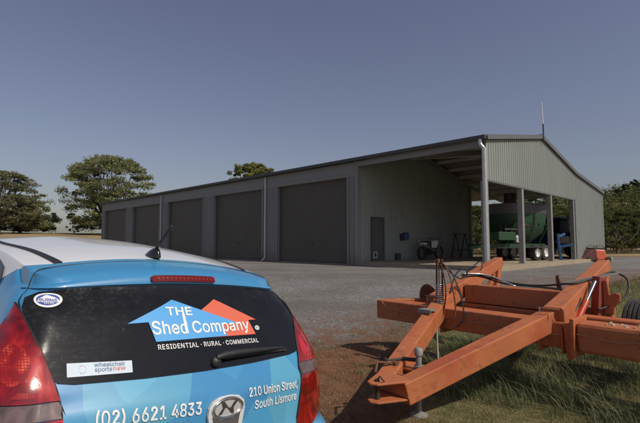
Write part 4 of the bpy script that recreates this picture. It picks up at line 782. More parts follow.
# split the gate faces off
bm = bmesh.new(); bm.from_mesh(full.data); bm2 = bm.copy()
gf = [f for f in bm.faces if not is_gate(f.calc_center_median())]
bmesh.ops.delete(bm2, geom=[f for f in bm2.faces if not is_gate(f.calc_center_median())], context='FACES')
bmesh.ops.delete(bm, geom=[f for f in bm.faces if is_gate(f.calc_center_median())], context='FACES')
gm = bpy.data.meshes.new('tailgate'); bm2.to_mesh(gm); bm.to_mesh(full.data); bm.free(); bm2.free()
for q in (gm, full.data):
    if not q.materials: q.materials.append(WRAP)
    for p in q.polygons: p.use_smooth = True
    q.set_sharp_from_angle(angle=R(32))
tg = bpy.data.objects.new('tailgate', gm); COL.objects.link(tg); tg.parent = car

def decal(name, poly, fn, off, mat, parent, step=.03, thick=.003, holes=(), smooth='all'):
    """a thin piece lying on the car's surface: poly in the surface's own coordinates"""
    vs = [Vector(p) for p in poly]
    # resample the edge
    e = []
    for a, b_ in zip(vs, vs[1:]+vs[:1]):
        n = max(1, int((b_-a).length/step))
        for i in range(n): e.append(a+(b_-a)*i/n)
    x0 = min(p.x for p in vs); x1 = max(p.x for p in vs); y0 = min(p.y for p in vs); y1 = max(p.y for p in vs)
    inner = []
    def inside(p):
        c = False; j = len(vs)-1
        for i in range(len(vs)):
            a, b_ = vs[i], vs[j]
            if (a.y > p.y) != (b_.y > p.y) and p.x < (b_.x-a.x)*(p.y-a.y)/(b_.y-a.y)+a.x: c = not c
            j = i
        return c
    nx = int((x1-x0)/step)+1; ny = int((y1-y0)/step)+1
    for i in range(nx):
        for j in range(ny):
            p = Vector((x0+(i+.5)*(x1-x0)/nx, y0+(j+.5)*(y1-y0)/ny))
            if inside(p) and min((p-q).length for q in e) > step*.4: inner.append(p)
    allv = e+inner; face = [list(range(len(e)))]
    ov, oe, of, *_ = delaunay_2d_cdt(allv, [], face, 1, 1e-6)
    m = MB(); m.v = [fn(p.x, p.y, off) for p in ov]; m.f = [tuple(f) for f in of]; m.m = [0]*len(of)
    cnt = {}
    for f in of:
        for a, b_ in zip(f, list(f[1:])+[f[0]]): cnt[(a, b_)] = 1
    for (a, b_) in list(cnt):
        if (b_, a) not in cnt:
            pa, pb = ov[a], ov[b_]; n = len(m.v)
            m.v += [fn(pa.x, pa.y, off), fn(pb.x, pb.y, off), fn(pb.x, pb.y, off-thick), fn(pa.x, pa.y, off-thick)]
            m.f.append((n, n+1, n+2, n+3)); m.m.append(0)
    return m.build(name, mat, parent, smooth=smooth)
def inside_poly(x, y, l):
    c = False
    for (ax, ay), (bx_, by) in zip(l, l[1:]+l[:1]):
        if (ay > y) != (by > y) and x < (bx_-ax)*(y-ay)/(by-ay)+ax: c = not c
    return c
def glyph(ch, bold):
    adv, raw = GLY[ch]; loops = []
    for k, l in enumerate(raw):
        l = [(x/1000, y/1000) for x, y in l]
        hole = sum(inside_poly(l[0][0], l[0][1], [(x/1000, y/1000) for x, y in q]) for n, q in enumerate(raw) if n != k) % 2
        area = sum(a[0]*b_[1]-b_[0]*a[1] for a, b_ in zip(l, l[1:]+l[:1]))
        if (area > 0) == bool(hole): l = l[::-1]             # outer loops run anticlockwise, holes clockwise
        o = []; bo_ = bold*(.3 if hole else 1)
        for i, p in enumerate(l):
            a, b_ = Vector(l[i-1]), Vector(l[(i+1) % len(l)]); q = Vector(p)
            d1 = (q-a).normalized(); d2 = (b_-q).normalized(); n = Vector((d1.y+d2.y, -d1.x-d2.x)); n = n.normalized() if n.length > 1e-6 else Vector((d1.y, -d1.x))
            cs = max(.6, n.dot(Vector((d1.y, -d1.x)))) if d1.cross(d2) > 0 else 1; o.append(tuple(q+n*bo_/cs))
        loops.append(o)
    pts = []; ed = []
    for l in loops:
        n = len(pts); pts += [Vector(p) for p in l]; ed += [(n+i, n+(i+1) % len(l)) for i in range(len(l))]
    if not pts: return adv/1000, [], []
    ov, oe, of, *_ = delaunay_2d_cdt(pts, ed, [], 0, 1e-6)
    ff = []
    for f in of:
        cx_ = sum(ov[i].x for i in f)/len(f); cy_ = sum(ov[i].y for i in f)/len(f)
        if sum(inside_poly(cx_, cy_, l) for l in loops) % 2: ff.append(tuple(f))
    return adv/1000, [tuple(p) for p in ov], ff
def text_mesh(s, shear=0, bold=0, spacing=1.0):
    v = []; f = []; x = 0
    for ch in s:
        adv, pv, pf_ = glyph(ch, bold); n = len(v)
        v += [(x+a+shear*b_, b_, 0) for a, b_ in pv]; f += [tuple(n+i for i in q) for q in pf_]; x += adv*spacing+bold*.8
    return v, f
def letter(name, s, a, b_, h, mat, parent, off=.006, shear=0, bold=.0, slant=0, spacing=1.0, cap=.512, fn=None):
    """writing on the tail: baseline from a to b_ (u, z), capital height h"""
    v, f = text_mesh(s, shear, bold, spacing); x0 = min(p[0] for p in v); x1 = max(p[0] for p in v)
    m = MB()
    for x, y, z in v:
        t = (x-x0)/(x1-x0)
        u = a[0]+(b_[0]-a[0])*t; zz = a[1]+(b_[1]-a[1])*t+y/cap*h
        m.v.append((fn or rear_pt)(u-slant*y/cap*h, zz, off))
    m.f = list(f); m.m = [0]*len(f)
    return m.build(name, mat, parent)
def ell(cu, cz, a, b_, n=28, rot=0):
    return [(cu+a*math.cos(2*math.pi*k/n)*math.cos(rot)-b_*math.sin(2*math.pi*k/n)*math.sin(rot), cz+b_*math.sin(2*math.pi*k/n)*math.cos(rot)+a*math.cos(2*math.pi*k/n)*math.sin(rot)) for k in range(n)]
# rear window
GW = [(.642, 1.262), (.628, 1.296), (.57, 1.325), (.47, 1.338), (.30, 1.343), (0, 1.344), (-.30, 1.343), (-.47, 1.338), (-.57, 1.325), (-.628, 1.296), (-.642, 1.262), (-.60, 1.14), (-.562, 1.055), (-.54, 1.034), (-.49, 1.026), (-.25, 1.017), (0, 1.014), (.25, 1.017), (.49, 1.026), (.54, 1.034), (.562, 1.055), (.60, 1.14)]
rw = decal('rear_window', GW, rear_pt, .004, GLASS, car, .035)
# shop graphics on the glass
ARR_R = [(-.131, 1.279), (-.337, 1.187), (-.290, 1.187), (-.312, 1.126), (-.05, 1.130), (-.05, 1.24)]
ARR_B = [(.081, 1.279), (.290, 1.198), (.205, 1.200), (.187, 1.130), (-.155, 1.130), (-.118, 1.160), (-.122, 1.183), (-.228, 1.177)]
ARR_B = [(.081, 1.279), (.290, 1.198), (.205, 1.200), (.187, 1.130), (-.150, 1.130), (-.140, 1.178), (-.228, 1.177)]
decal('red_arrow_graphic', ARR_R, rear_pt, .0060, M['vin_red'], rw, .03, .001)
decal('blue_arrow_graphic', ARR_B, rear_pt, .0072, M['vin_blue'], rw, .03, .001)
letter('lettering_the', 'THE', (.122, 1.222), (.004, 1.219), .030, M['vin_white'], rw, .0088, bold=.020)
decal('long_d_stem', [(.0535, 1.222), (.0415, 1.222), (.0415, 1.16), (.0535, 1.16)], rear_pt, .0090, M['vin_white'], rw, .03, .001)
letter('lettering_shed', 'Shed', (.196, 1.156), (.040, 1.151), .046, M['vin_white'], rw, .0088, bold=.012)
letter('lettering_company', 'Company', (.018, 1.151), (-.283, 1.146), .044, M['vin_white'], rw, .0088, bold=.012)
letter('lettering_trade_line', 'RESIDENTIAL · RURAL · COMMERCIAL', (.183, 1.103), (-.316, 1.092), .0165, M['vin_white'], rw, .0062, bold=.012, spacing=1.12)
letter('registered_mark', '®', (-.318, 1.138), (-.345, 1.138), .022, M['vin_white'], rw, .0062, bold=.02)
# round club sticker
st = decal('round_sticker', ell(.548, 1.289, .046, .027, 32, -.12), rear_pt, .006, M['vin_white'], rw, .02, .001)
stb = paint('sticker_blue', (.06, .10, .38), .5)
decal('sticker_disc', ell(.548, 1.289, .037, .0205, 32, -.12), rear_pt, .0072, stb, st, .02, .001)
decal('sticker_cloud', [(.580, 1.283), (.576, 1.292), (.565, 1.296), (.556, 1.303), (.546, 1.306), (.536, 1.301), (.525, 1.296), (.517, 1.288), (.514, 1.277), (.583, 1.279)], rear_pt, .0082, M['vin_white'], st, .02, .001)
letter('lettering_sticker', 'BURNS', (.575, 1.2815), (.521, 1.2785), .0105, stb, st, .0092, bold=.015)
letter('lettering_sticker', 'SALES', (.563, 1.2725), (.533, 1.271), .005, M['vin_white'], st, .0086, bold=.012)
# long label
ls = decal('bumper_label', [(.510, 1.087), (.292, 1.077), (.295, 1.040), (.512, 1.047)], rear_pt, .006, paint('label_white', (.55, .64, .72), .5), rw, .03, .001)
lb1 = paint('label_blue', (.12, .16, .30), .5); lb2 = paint('label_red', (.62, .16, .14), .5)
letter('lettering_label', 'wheelchair', (.424, 1.0685), (.318, 1.0635), .0125, lb1, ls, .0072, bold=.012)
letter('lettering_label', 'sports', (.424, 1.054), (.366, 1.052), .0125, lb1, ls, .0072, bold=.012)
letter('lettering_label', 'nsw', (.362, 1.052), (.318, 1.0503), .0125, lb2, ls, .0072, bold=.012)
for k in range(9):
    a = 2*math.pi*k/9; r_ = .013
    decal('swirl_mark', [(.463+r_*math.cos(a+q)*(1 if q < .4 else .72), 1.065+r_*math.sin(a+q)*(1 if q < .4 else .72)) for q in (0, .38, .5, .1)], rear_pt, .0072, lb2 if k % 2 else paint('label_light_blue', (.35, .5, .7), .5), ls, .02, .001)
# telephone and address on the tailgate
letter('lettering_telephone', '(02) 6621 4833', (.433, .900), (.045, .874), .043, M['vin_white'], tg, .004, bold=.016, shear=.0)
letter('lettering_address', '210 Union Street,', (-.190, .897), (-.500, .885), .034, M['vin_white'], tg, .004, bold=.014)
letter('lettering_address', 'South Lismore', (-.222, .842), (-.492, .832), .034, M['vin_white'], tg, .004, bold=.014)
# badge
BU, BZ = -.068, .876
def shield(k): return [(BU+x*k, BZ+z*k) for x, z in ((.086, .012), (.07, .034), (.035, .046), (-.01, .047), (-.055, .040), (-.083, .020), (-.088, -.01), (-.078, -.07), (-.055, -.125), (0, -.14), (.055, -.125), (.078, -.07), (.090, -.015))]
bd = decal('badge_plate', shield(1.0), rear_pt, .016, paint('badge_silver', (.72, .72, .71), .3, .2, .03), tg, .02, .014)
decal('badge_recess', [(BU+.072, BZ-.02), (BU+.03, BZ-.040), (BU-.03, BZ-.040), (BU-.065, BZ-.02), (BU-.050, BZ-.10), (BU, BZ-.12), (BU+.050, BZ-.10)], rear_pt, .0172, paint('badge_grey', (.09, .085, .085), .5), bd, .02, .001)
m = MB(); rr = []
for k in range(40):
    a = 2*math.pi*k/40; c, s = math.cos(a), math.sin(a); q = []
    for j in range(8):
        b_ = 2*math.pi*j/8; q.append(rear_pt(BU+(.070+.006*math.cos(b_))*c, BZ+.003+(.034+.005*math.cos(b_))*s, .020+.006*math.sin(b_)))
    rr.append(q)
rr.append(rr[0]); m.grid(rr, True); em = m.build('emblem', M['chrome'], bd, smooth='all')
decal('emblem_field', ell(BU, BZ+.003, .066, .031, 28), rear_pt, .0182, paint('emblem_silver', (.55, .55, .56), .35, .3), bd, .02, .001)
def hs_(pts): return [(BU-x, BZ+.003+z) for x, z in pts]
dk = paint('emblem_dark_chrome', (.13, .12, .11), .3, .7)
decal('emblem_letter', hs_([(-.047, -.021), (-.030, -.020), (-.014, .002), (.006, .004), (.0, -.004), (.018, -.024), (.030, -.024), (.026, -.002), (.048, .021), (.030, .020), (.014, .000), (-.006, -.002), (-.002, .006), (-.018, .025), (-.032, .024), (-.026, .002)]), rear_pt, .0200, dk, bd, .01, .002)
# spoiler brake light
def lip(u, z, off=0): return rear_pt(u, z, off)
bl_ = decal('high_brake_light', [(.150, 1.385), (-.142, 1.385), (-.155, 1.379), (-.155, 1.364), (-.148, 1.360), (.156, 1.360), (.163, 1.364), (.163, 1.379)], rear_pt, .010, paint('brake_light_red', (.13, .004, .004), .25, 0, .1, 20), tg, .02, .012)
for k in range(15):
    u = .13-k*.02; decal('led', [(u-.003, 1.376), (u+.003, 1.376), (u+.003, 1.368), (u-.003, 1.368)], rear_pt, .0115, paint('led_red', (.38, .03, .018), .3) if k == 0 else bpy.data.materials['led_red'], bl_, .02, .001)
# tail lights
LAMP_T = [(.674, 1.268), (.642, 1.244), (.612, 1.19), (.584, 1.133), (.560, 1.06), (.537, .988), (.535, .984), (.80, .984), (.80, 1.03), (.778, 1.09), (.745, 1.16), (.712, 1.225)]
LAMP_M = [(.534, .981), (.530, .938), (.80, .938), (.80, .981)]
LAMP_B = [(.530, .935), (.522, .87), (.512, .80), (.500, .745), (.50, .71), (.52, .695), (.62, .70), (.70, .74), (.775, .82), (.80, .935)]
for s in (1, -1):
    def fl(u, z, off, s=s): return rear_pt(s*u, z, off)
    lt = decal('tail_light', LAMP_T, fl, .010, M['lamp_red'], car, .03, .012)
    m_ = decal('clear_lens', LAMP_M, fl, .009, M['lamp_clear'], lt, .03, .012)
    decal('lower_lens', LAMP_B, fl, .010, M['lamp_red'], lt, .03, .012)
    m = MB(); m.tube([fl(u+.004, z, .006) for u, z in crv([(.676, 1.27), (.638, 1.244), (.580, 1.133), (.533, .985), (.527, .915), (.508, .80), (.496, .745)], 4)], .004, 6); m.build('seal', M['black'], lt, smooth=True)
    decal('reflector', [(.628, 1.135), (.668, 1.150), (.705, 1.120), (.712, 1.060), (.672, 1.030), (.628, 1.045), (.608, 1.090)], fl, .0112, reflmat(), lt, .02, .001)
    decal('reflector', [(.600, 1.010), (.650, 1.018), (.668, 1.000), (.600, .996)], fl, .0112, reflmat(), lt, .02, .001)
# shut line of the tailgate
m = MB()
sl = [rear_pt(u, z, .0005) for u, z in ((.505, .90), (.53, .97), (.60, 1.14), (.655, 1.262), (.650, 1.30), (.62, 1.335))]
pts = sl+[(.50, .565, roofz(.50, .565)+.001), (.528, .50, roofz(.528, .50)+.001)]+[(.535, y, roofz(.535, y)+.0005) for y in (.4, .2, 0)]
for s in (1, -1): m.tube(crv([(p[0], s*p[1], p[2]) for p in pts], 4), .0022, 6)
m.build('tailgate_seam', M['black'], car, smooth=True)
# roof strips
for s in (1, -1):
    P_ = [(.570, .455), (.575, .485), (.80, .505), (1.2, .548), (1.7, .562), (2.1, .55), (2.1, .538), (1.7, .548), (1.2, .532), (.80, .480)]
    decal('roof_strip', P_, lambda x, y, off, s=s: (x, s*y, roofz(x, y)+off), .006, M['black'], car, .05, .008)
# aerial
m = MB(); m.v = []; rws = []
for x, wd, h in ((.70, .004, .004), (.67, .022, .018), (.63, .028, .040), (.595, .024, .050), (.575, .018, .046), (.562, .012, .03), (.556, .002, .004)):
    rws.append([(x, .045+wd*math.cos(a), roofz(.63, 0)-.004+h*max(0, math.sin(a))) for a in [math.pi*k/10 for k in range(11)]])
m.grid(rws); ab = m.build('aerial_base', M['gloss_black'], car, smooth='all')
m = MB(); z0 = roofz(.63, 0); m.tube([(.60, .045, z0+.03), (.585, .045, z0+.05), (.52, .045, z0+.105), (.465, .045, z0+.150)], [.009, .0075, .0065, .0055], 8)
for k in range(10):
    t = .2+k*.08; m.lathe((.585-.12*t, .045, z0+.05+.10*t), (-.12, 0, .10), [(0, .0085), (.003, .0085)], 8)
m.build('aerial_rod', M['black'], car, smooth=True)
# wiper
m = MB(); m.lathe(rear_pt(-.055, 1.040, .0), (-1, 0, .35), [(0, .024), (.020, .022), (.028, .014), (.030, 0)], 20); wp = m.build('wiper', M['black'], car, smooth=True)
m = MB(); q = [(-.05, 1.047, .028, .018), (-.09, 1.052, .034, .024), (-.16, 1.054, .034, .022), (-.30, 1.053, .034, .017), (-.42, 1.053, .026, .010), (-.468, 1.051, .020, .005)]
rws = []
for u, z, off, wd in q:
    c = Vector(rear_pt(u, z, off)); up = (Vector(rear_pt(u, z+.01, off))-c).normalized(); ou = (Vector(rear_pt(u, z, off+.01))-c).normalized()
    rws.append([c+up*(wd*.6*math.cos(a))+ou*(wd*.45*math.sin(a)) for a in [2*math.pi*k/12 for k in range(12)]])
m.grid(rws, True); m.build('wiper_arm', M['black'], wp, smooth='all')
m = MB(); m.tube([rear_pt(u, 1.046-.004*abs(u+.26), .012) for u in (-.10, -.2, -.3, -.4, -.47)], .005, 6); m.build('wiper_blade', M['rubber'], wp)
# side windows, windscreen
def sidefn(s): 
    def fn(x, z, off):
        zz = z
        if z > 1.2 and x > .5: zz = 1.2+(z-1.2)*(roofz(x, .6)-.012-1.2)/.192
        return (x, s*(side_y(x, z)+off), zz)
    return fn
for s in (1, -1):
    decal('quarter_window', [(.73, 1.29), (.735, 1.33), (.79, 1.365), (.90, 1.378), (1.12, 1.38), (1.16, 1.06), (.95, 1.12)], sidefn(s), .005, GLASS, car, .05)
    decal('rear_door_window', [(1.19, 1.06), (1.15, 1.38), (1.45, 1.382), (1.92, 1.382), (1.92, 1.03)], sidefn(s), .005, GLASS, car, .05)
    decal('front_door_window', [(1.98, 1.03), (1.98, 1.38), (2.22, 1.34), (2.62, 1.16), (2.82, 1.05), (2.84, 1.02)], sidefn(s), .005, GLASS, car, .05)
    for x in (1.22, 2.15):
        m = MB(); m.tube([(x, s*(side_y(x, .93)+.010), .93), (x+.18, s*(side_y(x, .93)+.010), .935)], .014, 8); m.build('door_handle', WRAP, car, smooth=True)
    for x in (1.17, 1.95, 2.95):
        m = MB(); m.tube([(x+(.0 if x > 1.5 else -.12*max(0, .6-z)), s*(side_y(x, z)+.0005), z) for z in (.35, .5, .7, .9, 1.03)], .003, 5); m.build('door_seam', M['black'], car)
    m = MB(); m.hexa([(2.62, s*.85, 1.02), (2.74, s*.86, 1.02), (2.72, s*1.0, 1.03), (2.62, s*1.0, 1.03), (2.62, s*.85, 1.14), (2.72, s*.86, 1.13), (2.70, s*1.0, 1.12), (2.62, s*1.0, 1.15)]); mi = m.build('mirror', WRAP, car, bevel=.03)
    m = MB(); m.beam((2.72, s*.76, 1.03), (2.68, s*.88, 1.05), .05, .03); m.build('mirror_arm', M['black'], mi)
def frontfn(y, z, off):
    xf = smooth_tab(XF, z); return (xf-(.16 if z > .9 else .10)*y*y+off*.5, y, (z if z < 1.2 else 1.2+(z-1.2)*(roofz(min(xf, 2.2), y)-.012-1.2)/.192)+off*.8)
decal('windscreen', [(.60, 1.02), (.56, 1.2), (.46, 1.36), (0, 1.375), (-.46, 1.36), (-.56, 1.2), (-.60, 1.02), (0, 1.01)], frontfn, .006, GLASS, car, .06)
for s in (1, -1):
    m = MB(); m.hexa([(3.75, s*.80, .66), (4.16, s*.50, .62), (4.05, s*.50, .66), (3.75, s*.72, .68), (3.66, s*.81, .80), (4.07, s*.50, .74), (3.95, s*.45, .76), (3.66, s*.72, .80)]); m.build('headlight', M['lamp_clear'], car, bevel=.03)
m = MB(); m.box(4.20, 4.25, -.35, .35, .50, .60); m.build('grille', M['black'], car, bevel=.02)
m = MB(); m.box(-.008, .02, -.19, .19, .47, .58); m.build('number_plate', M['vin_white'], car, bevel=.004)
# wheels
pr = None
for ax in AX:
    for s in (1, -1):
        wl = MB(); c = (ax, s*.74, .305)
        wl.lathe(c, (0, s, 0), [(-.09, .20), (.075, .205), (.09, .20), (.07, .185), (.02, .18), (.02, .0)], 32)
        for k in range(7):
            a = 2*math.pi*k/7; wl.beam((c[0], c[1]+s*.07, c[2]), (c[0]+math.cos(a)*.19, c[1]+s*.075, c[2]+math.sin(a)*.19), .045, .03, (0, 1, 0))
        wh = wl.build('wheel', M['galv'], car, smooth=True)
        m = MB(); m.lathe(c, (0, s, 0), [(-.09, .20), (-.105, .25), (-.095, .295), (-.06, .306), (.06, .306), (.095, .295), (.105, .25), (.09, .20)], 40); m.build('tyre', M['rubber'], wh, smooth=True)
    m = MB(); m.tube([(ax, -.64, .32), (ax, .64, .32)], .345, 32); m.build('wheel_arch_liner', M['black'], car)
m = MB(); m.box(.25, 3.9, -.62, .62, .17, .24); m.build('underbody', M['black'], car)
# ------------------------------------------------------------------ the orange implement frame; a = across, b = back from the front beam
OX, OY = 1.98, 5.21; UA = (.655, -.756); VB = (.756, .655)
def T(a, b, z): return Vector((OX+UA[0]*a+VB[0]*b, OY+UA[1]*a+VB[1]*b, z+EYE))
def U(v): return Vector((UA[0]*v[0]+VB[0]*v[1], UA[1]*v[0]+VB[1]*v[1], v[2]))
ORG = paint('worn_orange_paint', (.46, .145, .055), .55, 0, .14, 2.2, dirt=(.20, .075, .035), dirt_amt=.25, bump=.15, bscale=30, dscale=9, stretch=None)
def worn(m):
    t = m.node_tree; b = t.nodes['Principled BSDF']; src = b.inputs['Base Color'].links[0].from_socket
    tc = N(t, 'ShaderNodeTexCoord')
    mp = N(t, 'ShaderNodeMapping'); mp.inputs['Scale'].default_value = (1.5, 1.5, 9); t.links.new(tc.outputs['Object'], mp.inputs[0])
    n = N(t, 'ShaderNodeTexNoise', Scale=3.5, Detail=10, Roughness=.8); t.links.new(mp.outputs[0], n.inputs['Vector'])
    o = mix(t, ramp(t, n.outputs[0], [(.58, (0, 0, 0)), (.68, (.65, .65, .65))]).outputs[0], src, (.50, .22, .11))
    n2 = N(t, 'ShaderNodeTexNoise', Scale=24, Detail=8, Roughness=.75); t.links.new(tc.outputs['Object'], n2.inputs['Vector'])
    o = mix(t, ramp(t, n2.outputs[0], [(.69, (0, 0, 0)), (.75, (.8, .8, .8))]).outputs[0], o, (.07, .04, .03))
    n3 = N(t, 'ShaderNodeTexNoise', Scale=1.6, Detail=4, Roughness=.6); t.links.new(tc.outputs['Object'], n3.inputs['Vector'])
    o = mix(t, ramp(t, n3.outputs[0], [(.52, (0, 0, 0)), (.62, (.7, .7, .7))]).outputs[0], o, (.40, .085, .032))
    t.links.new(o, b.inputs['Base Color'])
worn(ORG)
M['weld'] = paint('weld_bead', (.42, .22, .13), .6, 0, .3, 30)
tl = empty('farm_implement_frame', T(0, 0, -1.55), 0, 'big worn orange steel drawbar frame resting on a jack in the grass', 'farm machine')
TI = tl.matrix_world.inverted() if False else Matrix.Translation(-T(0, 0, -1.55))
def tb(mb, name, mat, parent=tl, **k):
    if parent is tl: mb.v = [tuple(Vector(p)-T(0, 0, -1.55)) for p in mb.v]
    else: mb.v = [tuple(Vector(p)-T(0, 0, -1.55)) for p in mb.v]
    return mb.build(name, mat, parent, **k)
def bx(mb, a0, a1, b0, b1, z0, z1):
    mb.hexa([T(a0, b0, z0), T(a1, b0, z0), T(a1, b1, z0), T(a0, b1, z0), T(a0, b0, z1), T(a1, b0, z1), T(a1, b1, z1), T(a0, b1, z1)])
# front beam with its weld line
fb = MB(); bx(fb, -1.65, .89, -.13, .13, -1.04, -.79); fbo = tb(fb, 'front_beam', ORG, bevel=.012)
m = MB(); m.tube([T(-1.56, -.134, -.80), T(-1.42, -.136, -.905), T(-.8, -.136, -.905), T(.89, -.136, -.91)], .005, 6); tb(m, 'weld_line', M['weld'], fbo)
m = MB(); bx(m, .90, .94, -.20, .16, -1.10, -.73); m.hexa([T(.86, -.16, -1.13), T(.90, -.19, -1.13), T(.90, -.12, -1.13), T(.86, -.12, -1.13), T(.83, -.17, -.80), T(.90, -.20, -.77), T(.90, -.12, -.77), T(.83, -.12, -.80)]); tb(m, 'hinge_plate', ORG, bevel=.006)
wb = MB(); bx(wb, .942, 3.1, -.16, .13, -1.05, -.765); wbo = tb(wb, 'wing_beam', ORG, bevel=.035)
m = MB(); m.tube([T(.95, -.164, -.875), T(1.32, -.166, -.905), T(1.40, -.166, -.88), T(3.0, -.166, -.88)], .005, 6); tb(m, 'weld_line', M['weld'], wbo)
m = MB()
for k in range(26):
    a = 1.15+random.random()*.6; b_ = -.1+random.random()*.2; m.lathe(T(a, b_, -.765), (0, 0, 1), [(0, .022*random.random()+.008), (.01, .012), (.016, 0)], 6)
tb(m, 'dirt_clods', paint('dry_dirt', (.42, .30, .21), .95), wbo)
# the left end: short rear rail closing the wing
m = MB(); m.beam(T(-1.58, .13, -.86), T(-1.2, .62, -.86), .10, .14); m.beam(T(-1.2, .62, -.86), T(-.7, .66, -.86), .10, .14); tb(m, 'wing_brace', ORG, bevel=.01)
# lower arms of the A-frame
for s in (-1, 1):
    m = MB(); p = T(s*.10, -1.76, -1.29); q = T(s*.735, .20, -.715)
    m.beam(p, q, .165, .195); tb(m, 'drawbar_arm', ORG, bevel=.010)
    # upper arm, tapering to the mast head
    m = MB(); m.beam(T(s*.71, -.06, -.765), T(s*.70, 1.56, -.265), .192, .24, w2=.13, h2=.13)
    ua = tb(m, 'mast_arm', ORG, bevel=.010)
    m = MB(); 
    for o_ in (-.112, .112): m.hexa([T(s*.70+o_-.008, -.16, -1.09), T(s*.70+o_+.008, -.16, -1.09), T(s*.70+o_+.008, .16, -1.09), T(s*.70+o_-.008, .16, -1.09), T(s*.70+o_-.008, -.16, -.83), T(s*.70+o_+.008, -.16, -.83), T(s*.70+o_+.008, .16, -.75), T(s*.70+o_-.008, .16, -.75)])
    tb(m, 'clamp_plate', ORG, bevel=.004)
    m = MB(); m.beam(T(s*.70, 1.48, -.30), T(s*.70, 1.34, -.80), .13, .09); m.beam(T(s*.70, 1.42, -.42), T(s*.70, 1.10, -.80), .05, .07); tb(m, 'mast_post', ORG, bevel=.006)
# coupling
for z in (-1.195, -1.345):
    m = MB(); c = [T(.20, -1.68, 0), T(.16, -1.80, 0), T(.06, -2.03, 0), T(.0, -2.06, 0), T(-.06, -2.03, 0), T(-.16, -1.80, 0), T(-.20, -1.68, 0)]
    n0 = len(m.v); m.v += [(p.x, p.y, z+EYE) for p in c]+[(p.x, p.y, z+.018+EYE) for p in c]; k_ = len(c)
    m.f += [tuple(range(n0+k_-1, n0-1, -1)), tuple(range(n0+k_, n0+2*k_))]+[(n0+i, n0+(i+1) % k_, n0+k_+(i+1) % k_, n0+k_+i) for i in range(k_)]; m.m += [0]*(k_+2)
    tb(m, 'coupling_plate', ORG, bevel=.005)
m = MB(); bx(m, -.18, .18, -1.78, -1.66, -1.322, -1.196); tb(m, 'coupling_block', ORG, bevel=.006)
m = MB(); m.tube([T(0, -1.97, -1.16), T(0, -1.97, -1.40)], .022, 10); m.tube([T(0, -1.97, -1.165), T(.03, -1.97, -1.13), T(.08, -1.97, -1.165)], .007, 6); tb(m, 'drawbar_pin', M['steel_dark'], smooth=True)
m = MB(); bx(m, -.22, .22, -1.50, -1.28, -1.185, -1.165); tb(m, 'cross_plate', ORG, bevel=.004)
m = MB(); m.beam(T(-.64, -.47, -.775), T(-.46, -.47, -.775), .12, .012); m.beam(T(-.64, -.53, -.79), T(-.46, -.53, -.79), .012, .04); tb(m, 'strap_plate', M['galv_dull'])
for s in (-1, 1):
    m = MB(); m.tube([T(s*.70-.12, -.10, -.66), T(s*.70-.12, -.10, -.86)], .006, 5); m.tube([T(s*.70+.12, -.10, -.66), T(s*.70+.12, -.10, -.86)], .006, 5); m.tube([T(s*.70-.10, -.168, -.655), T(s*.70+.10, -.168, -.655)], .006, 5); tb(m, 'weld_line', M['weld'])
    m = MB(); m.tube([T(s*.19, -1.655, -1.18), T(-s*.0, -1.655, -1.18)], .007, 5); tb(m, 'weld_line', M['weld'])
for a, b_, z in [(.90-.012+.0, q, w) for q in (-.14, .10) for w in (-.80, -1.04)]:
    m = MB(); m.tube([T(.835, b_, z), T(.90, b_, z)], .016, 6); tb(m, 'bolt', M['rust'])
for s in (-1, 1):
    for b_, z in ((-.10, -.90), (-.10, -1.03), (.10, -.90), (.10, -1.03)):
        m = MB(); m.tube([T(s*.70-.135, b_, z), T(s*.70-.118, b_, z)], .014, 6); m.tube([T(s*.70+.118, b_, z), T(s*.70+.135, b_, z)], .014, 6); tb(m, 'bolt', M['rust'])
# jack stand
jz = gz(*T(.04, -1.44, 0).xy)-EYE
jk = MB(); jk.tube([T(.04, -1.44, jz+.30), T(.04, -1.44, -1.03)], .028, 16); jk.lathe(T(.04, -1.44, -1.035), (0, 0, 1), [(0, .028), (.0, .038), (.05, .040), (.065, .03), (.07, 0)], 16); jk.lathe(T(.04, -1.44, -1.15), (0, 0, 1), [(0, .028), (0, .046), (.02, .046), (.02, .028)], 16)
jo = tb(jk, 'jack_tube', M['galv_dull'], smooth=True)
m = MB(); m.tube([T(.04, -1.44, jz+.01), T(.04, -1.44, jz+.34)], .022, 14); m.lathe(T(.04, -1.44, jz-.01), (0, 0, 1), [(0, 0), (0, .085), (.015, .08), (.03, .035), (.035, .022)], 20); tb(m, 'jack_foot', M['galv_dull'], jo, smooth=True)
m = MB(); m.tube([T(.04, -1.44, -1.08), T(-.06, -1.46, -1.09), T(-.12, -1.47, -1.09)], .018, 10); m.tube([T(-.12, -1.47, -1.09), T(-.20, -1.62, -1.10)], .011, 8); m.tube([T(-.20, -1.62, -1.10), T(-.24, -1.58, -1.10)], .016, 8); tb(m, 'jack_handle', M['steel_dark'], jo, smooth=True)
m = MB(); m.tube([T(-.14, -1.84, -1.16), T(-.22, -1.72, -1.10), T(-.14, -1.56, -1.13)], .012, 8); m.lathe(T(-.13, -1.56, -1.15), (0, 0, 1), [(0, .03), (.04, .03), (.04, 0)], 10); tb(m, 'latch', M['rust'], smooth=True)
# upper and lower cross beams
m = MB(); bx(m, -.60, .60, .42, .60, -.765, -.535); tb(m, 'upper_cross_beam', ORG, bevel=.01)
m = MB(); bx(m, -1.2, 3.0, .40, .58, -.94, -.775); tb(m, 'middle_cross_beam', ORG, bevel=.02)
m = MB(); bx(m, -.82, .82, 1.36, 1.50, -.92, -.80); tb(m, 'rear_cross_beam', ORG, bevel=.02)
for a in (-.25, .12):
    m = MB(); bx(m, a-.05, a+.05, .585, 1.355, -.90, -.79); tb(m, 'spacer', ORG, bevel=.006)
m = MB(); bx(m, -.16, -.10, .5, .56, -.80, -.62); bx(m, .26, .32, .8, .86, -.84, -.64); tb(m, 'lug', ORG, bevel=.01)
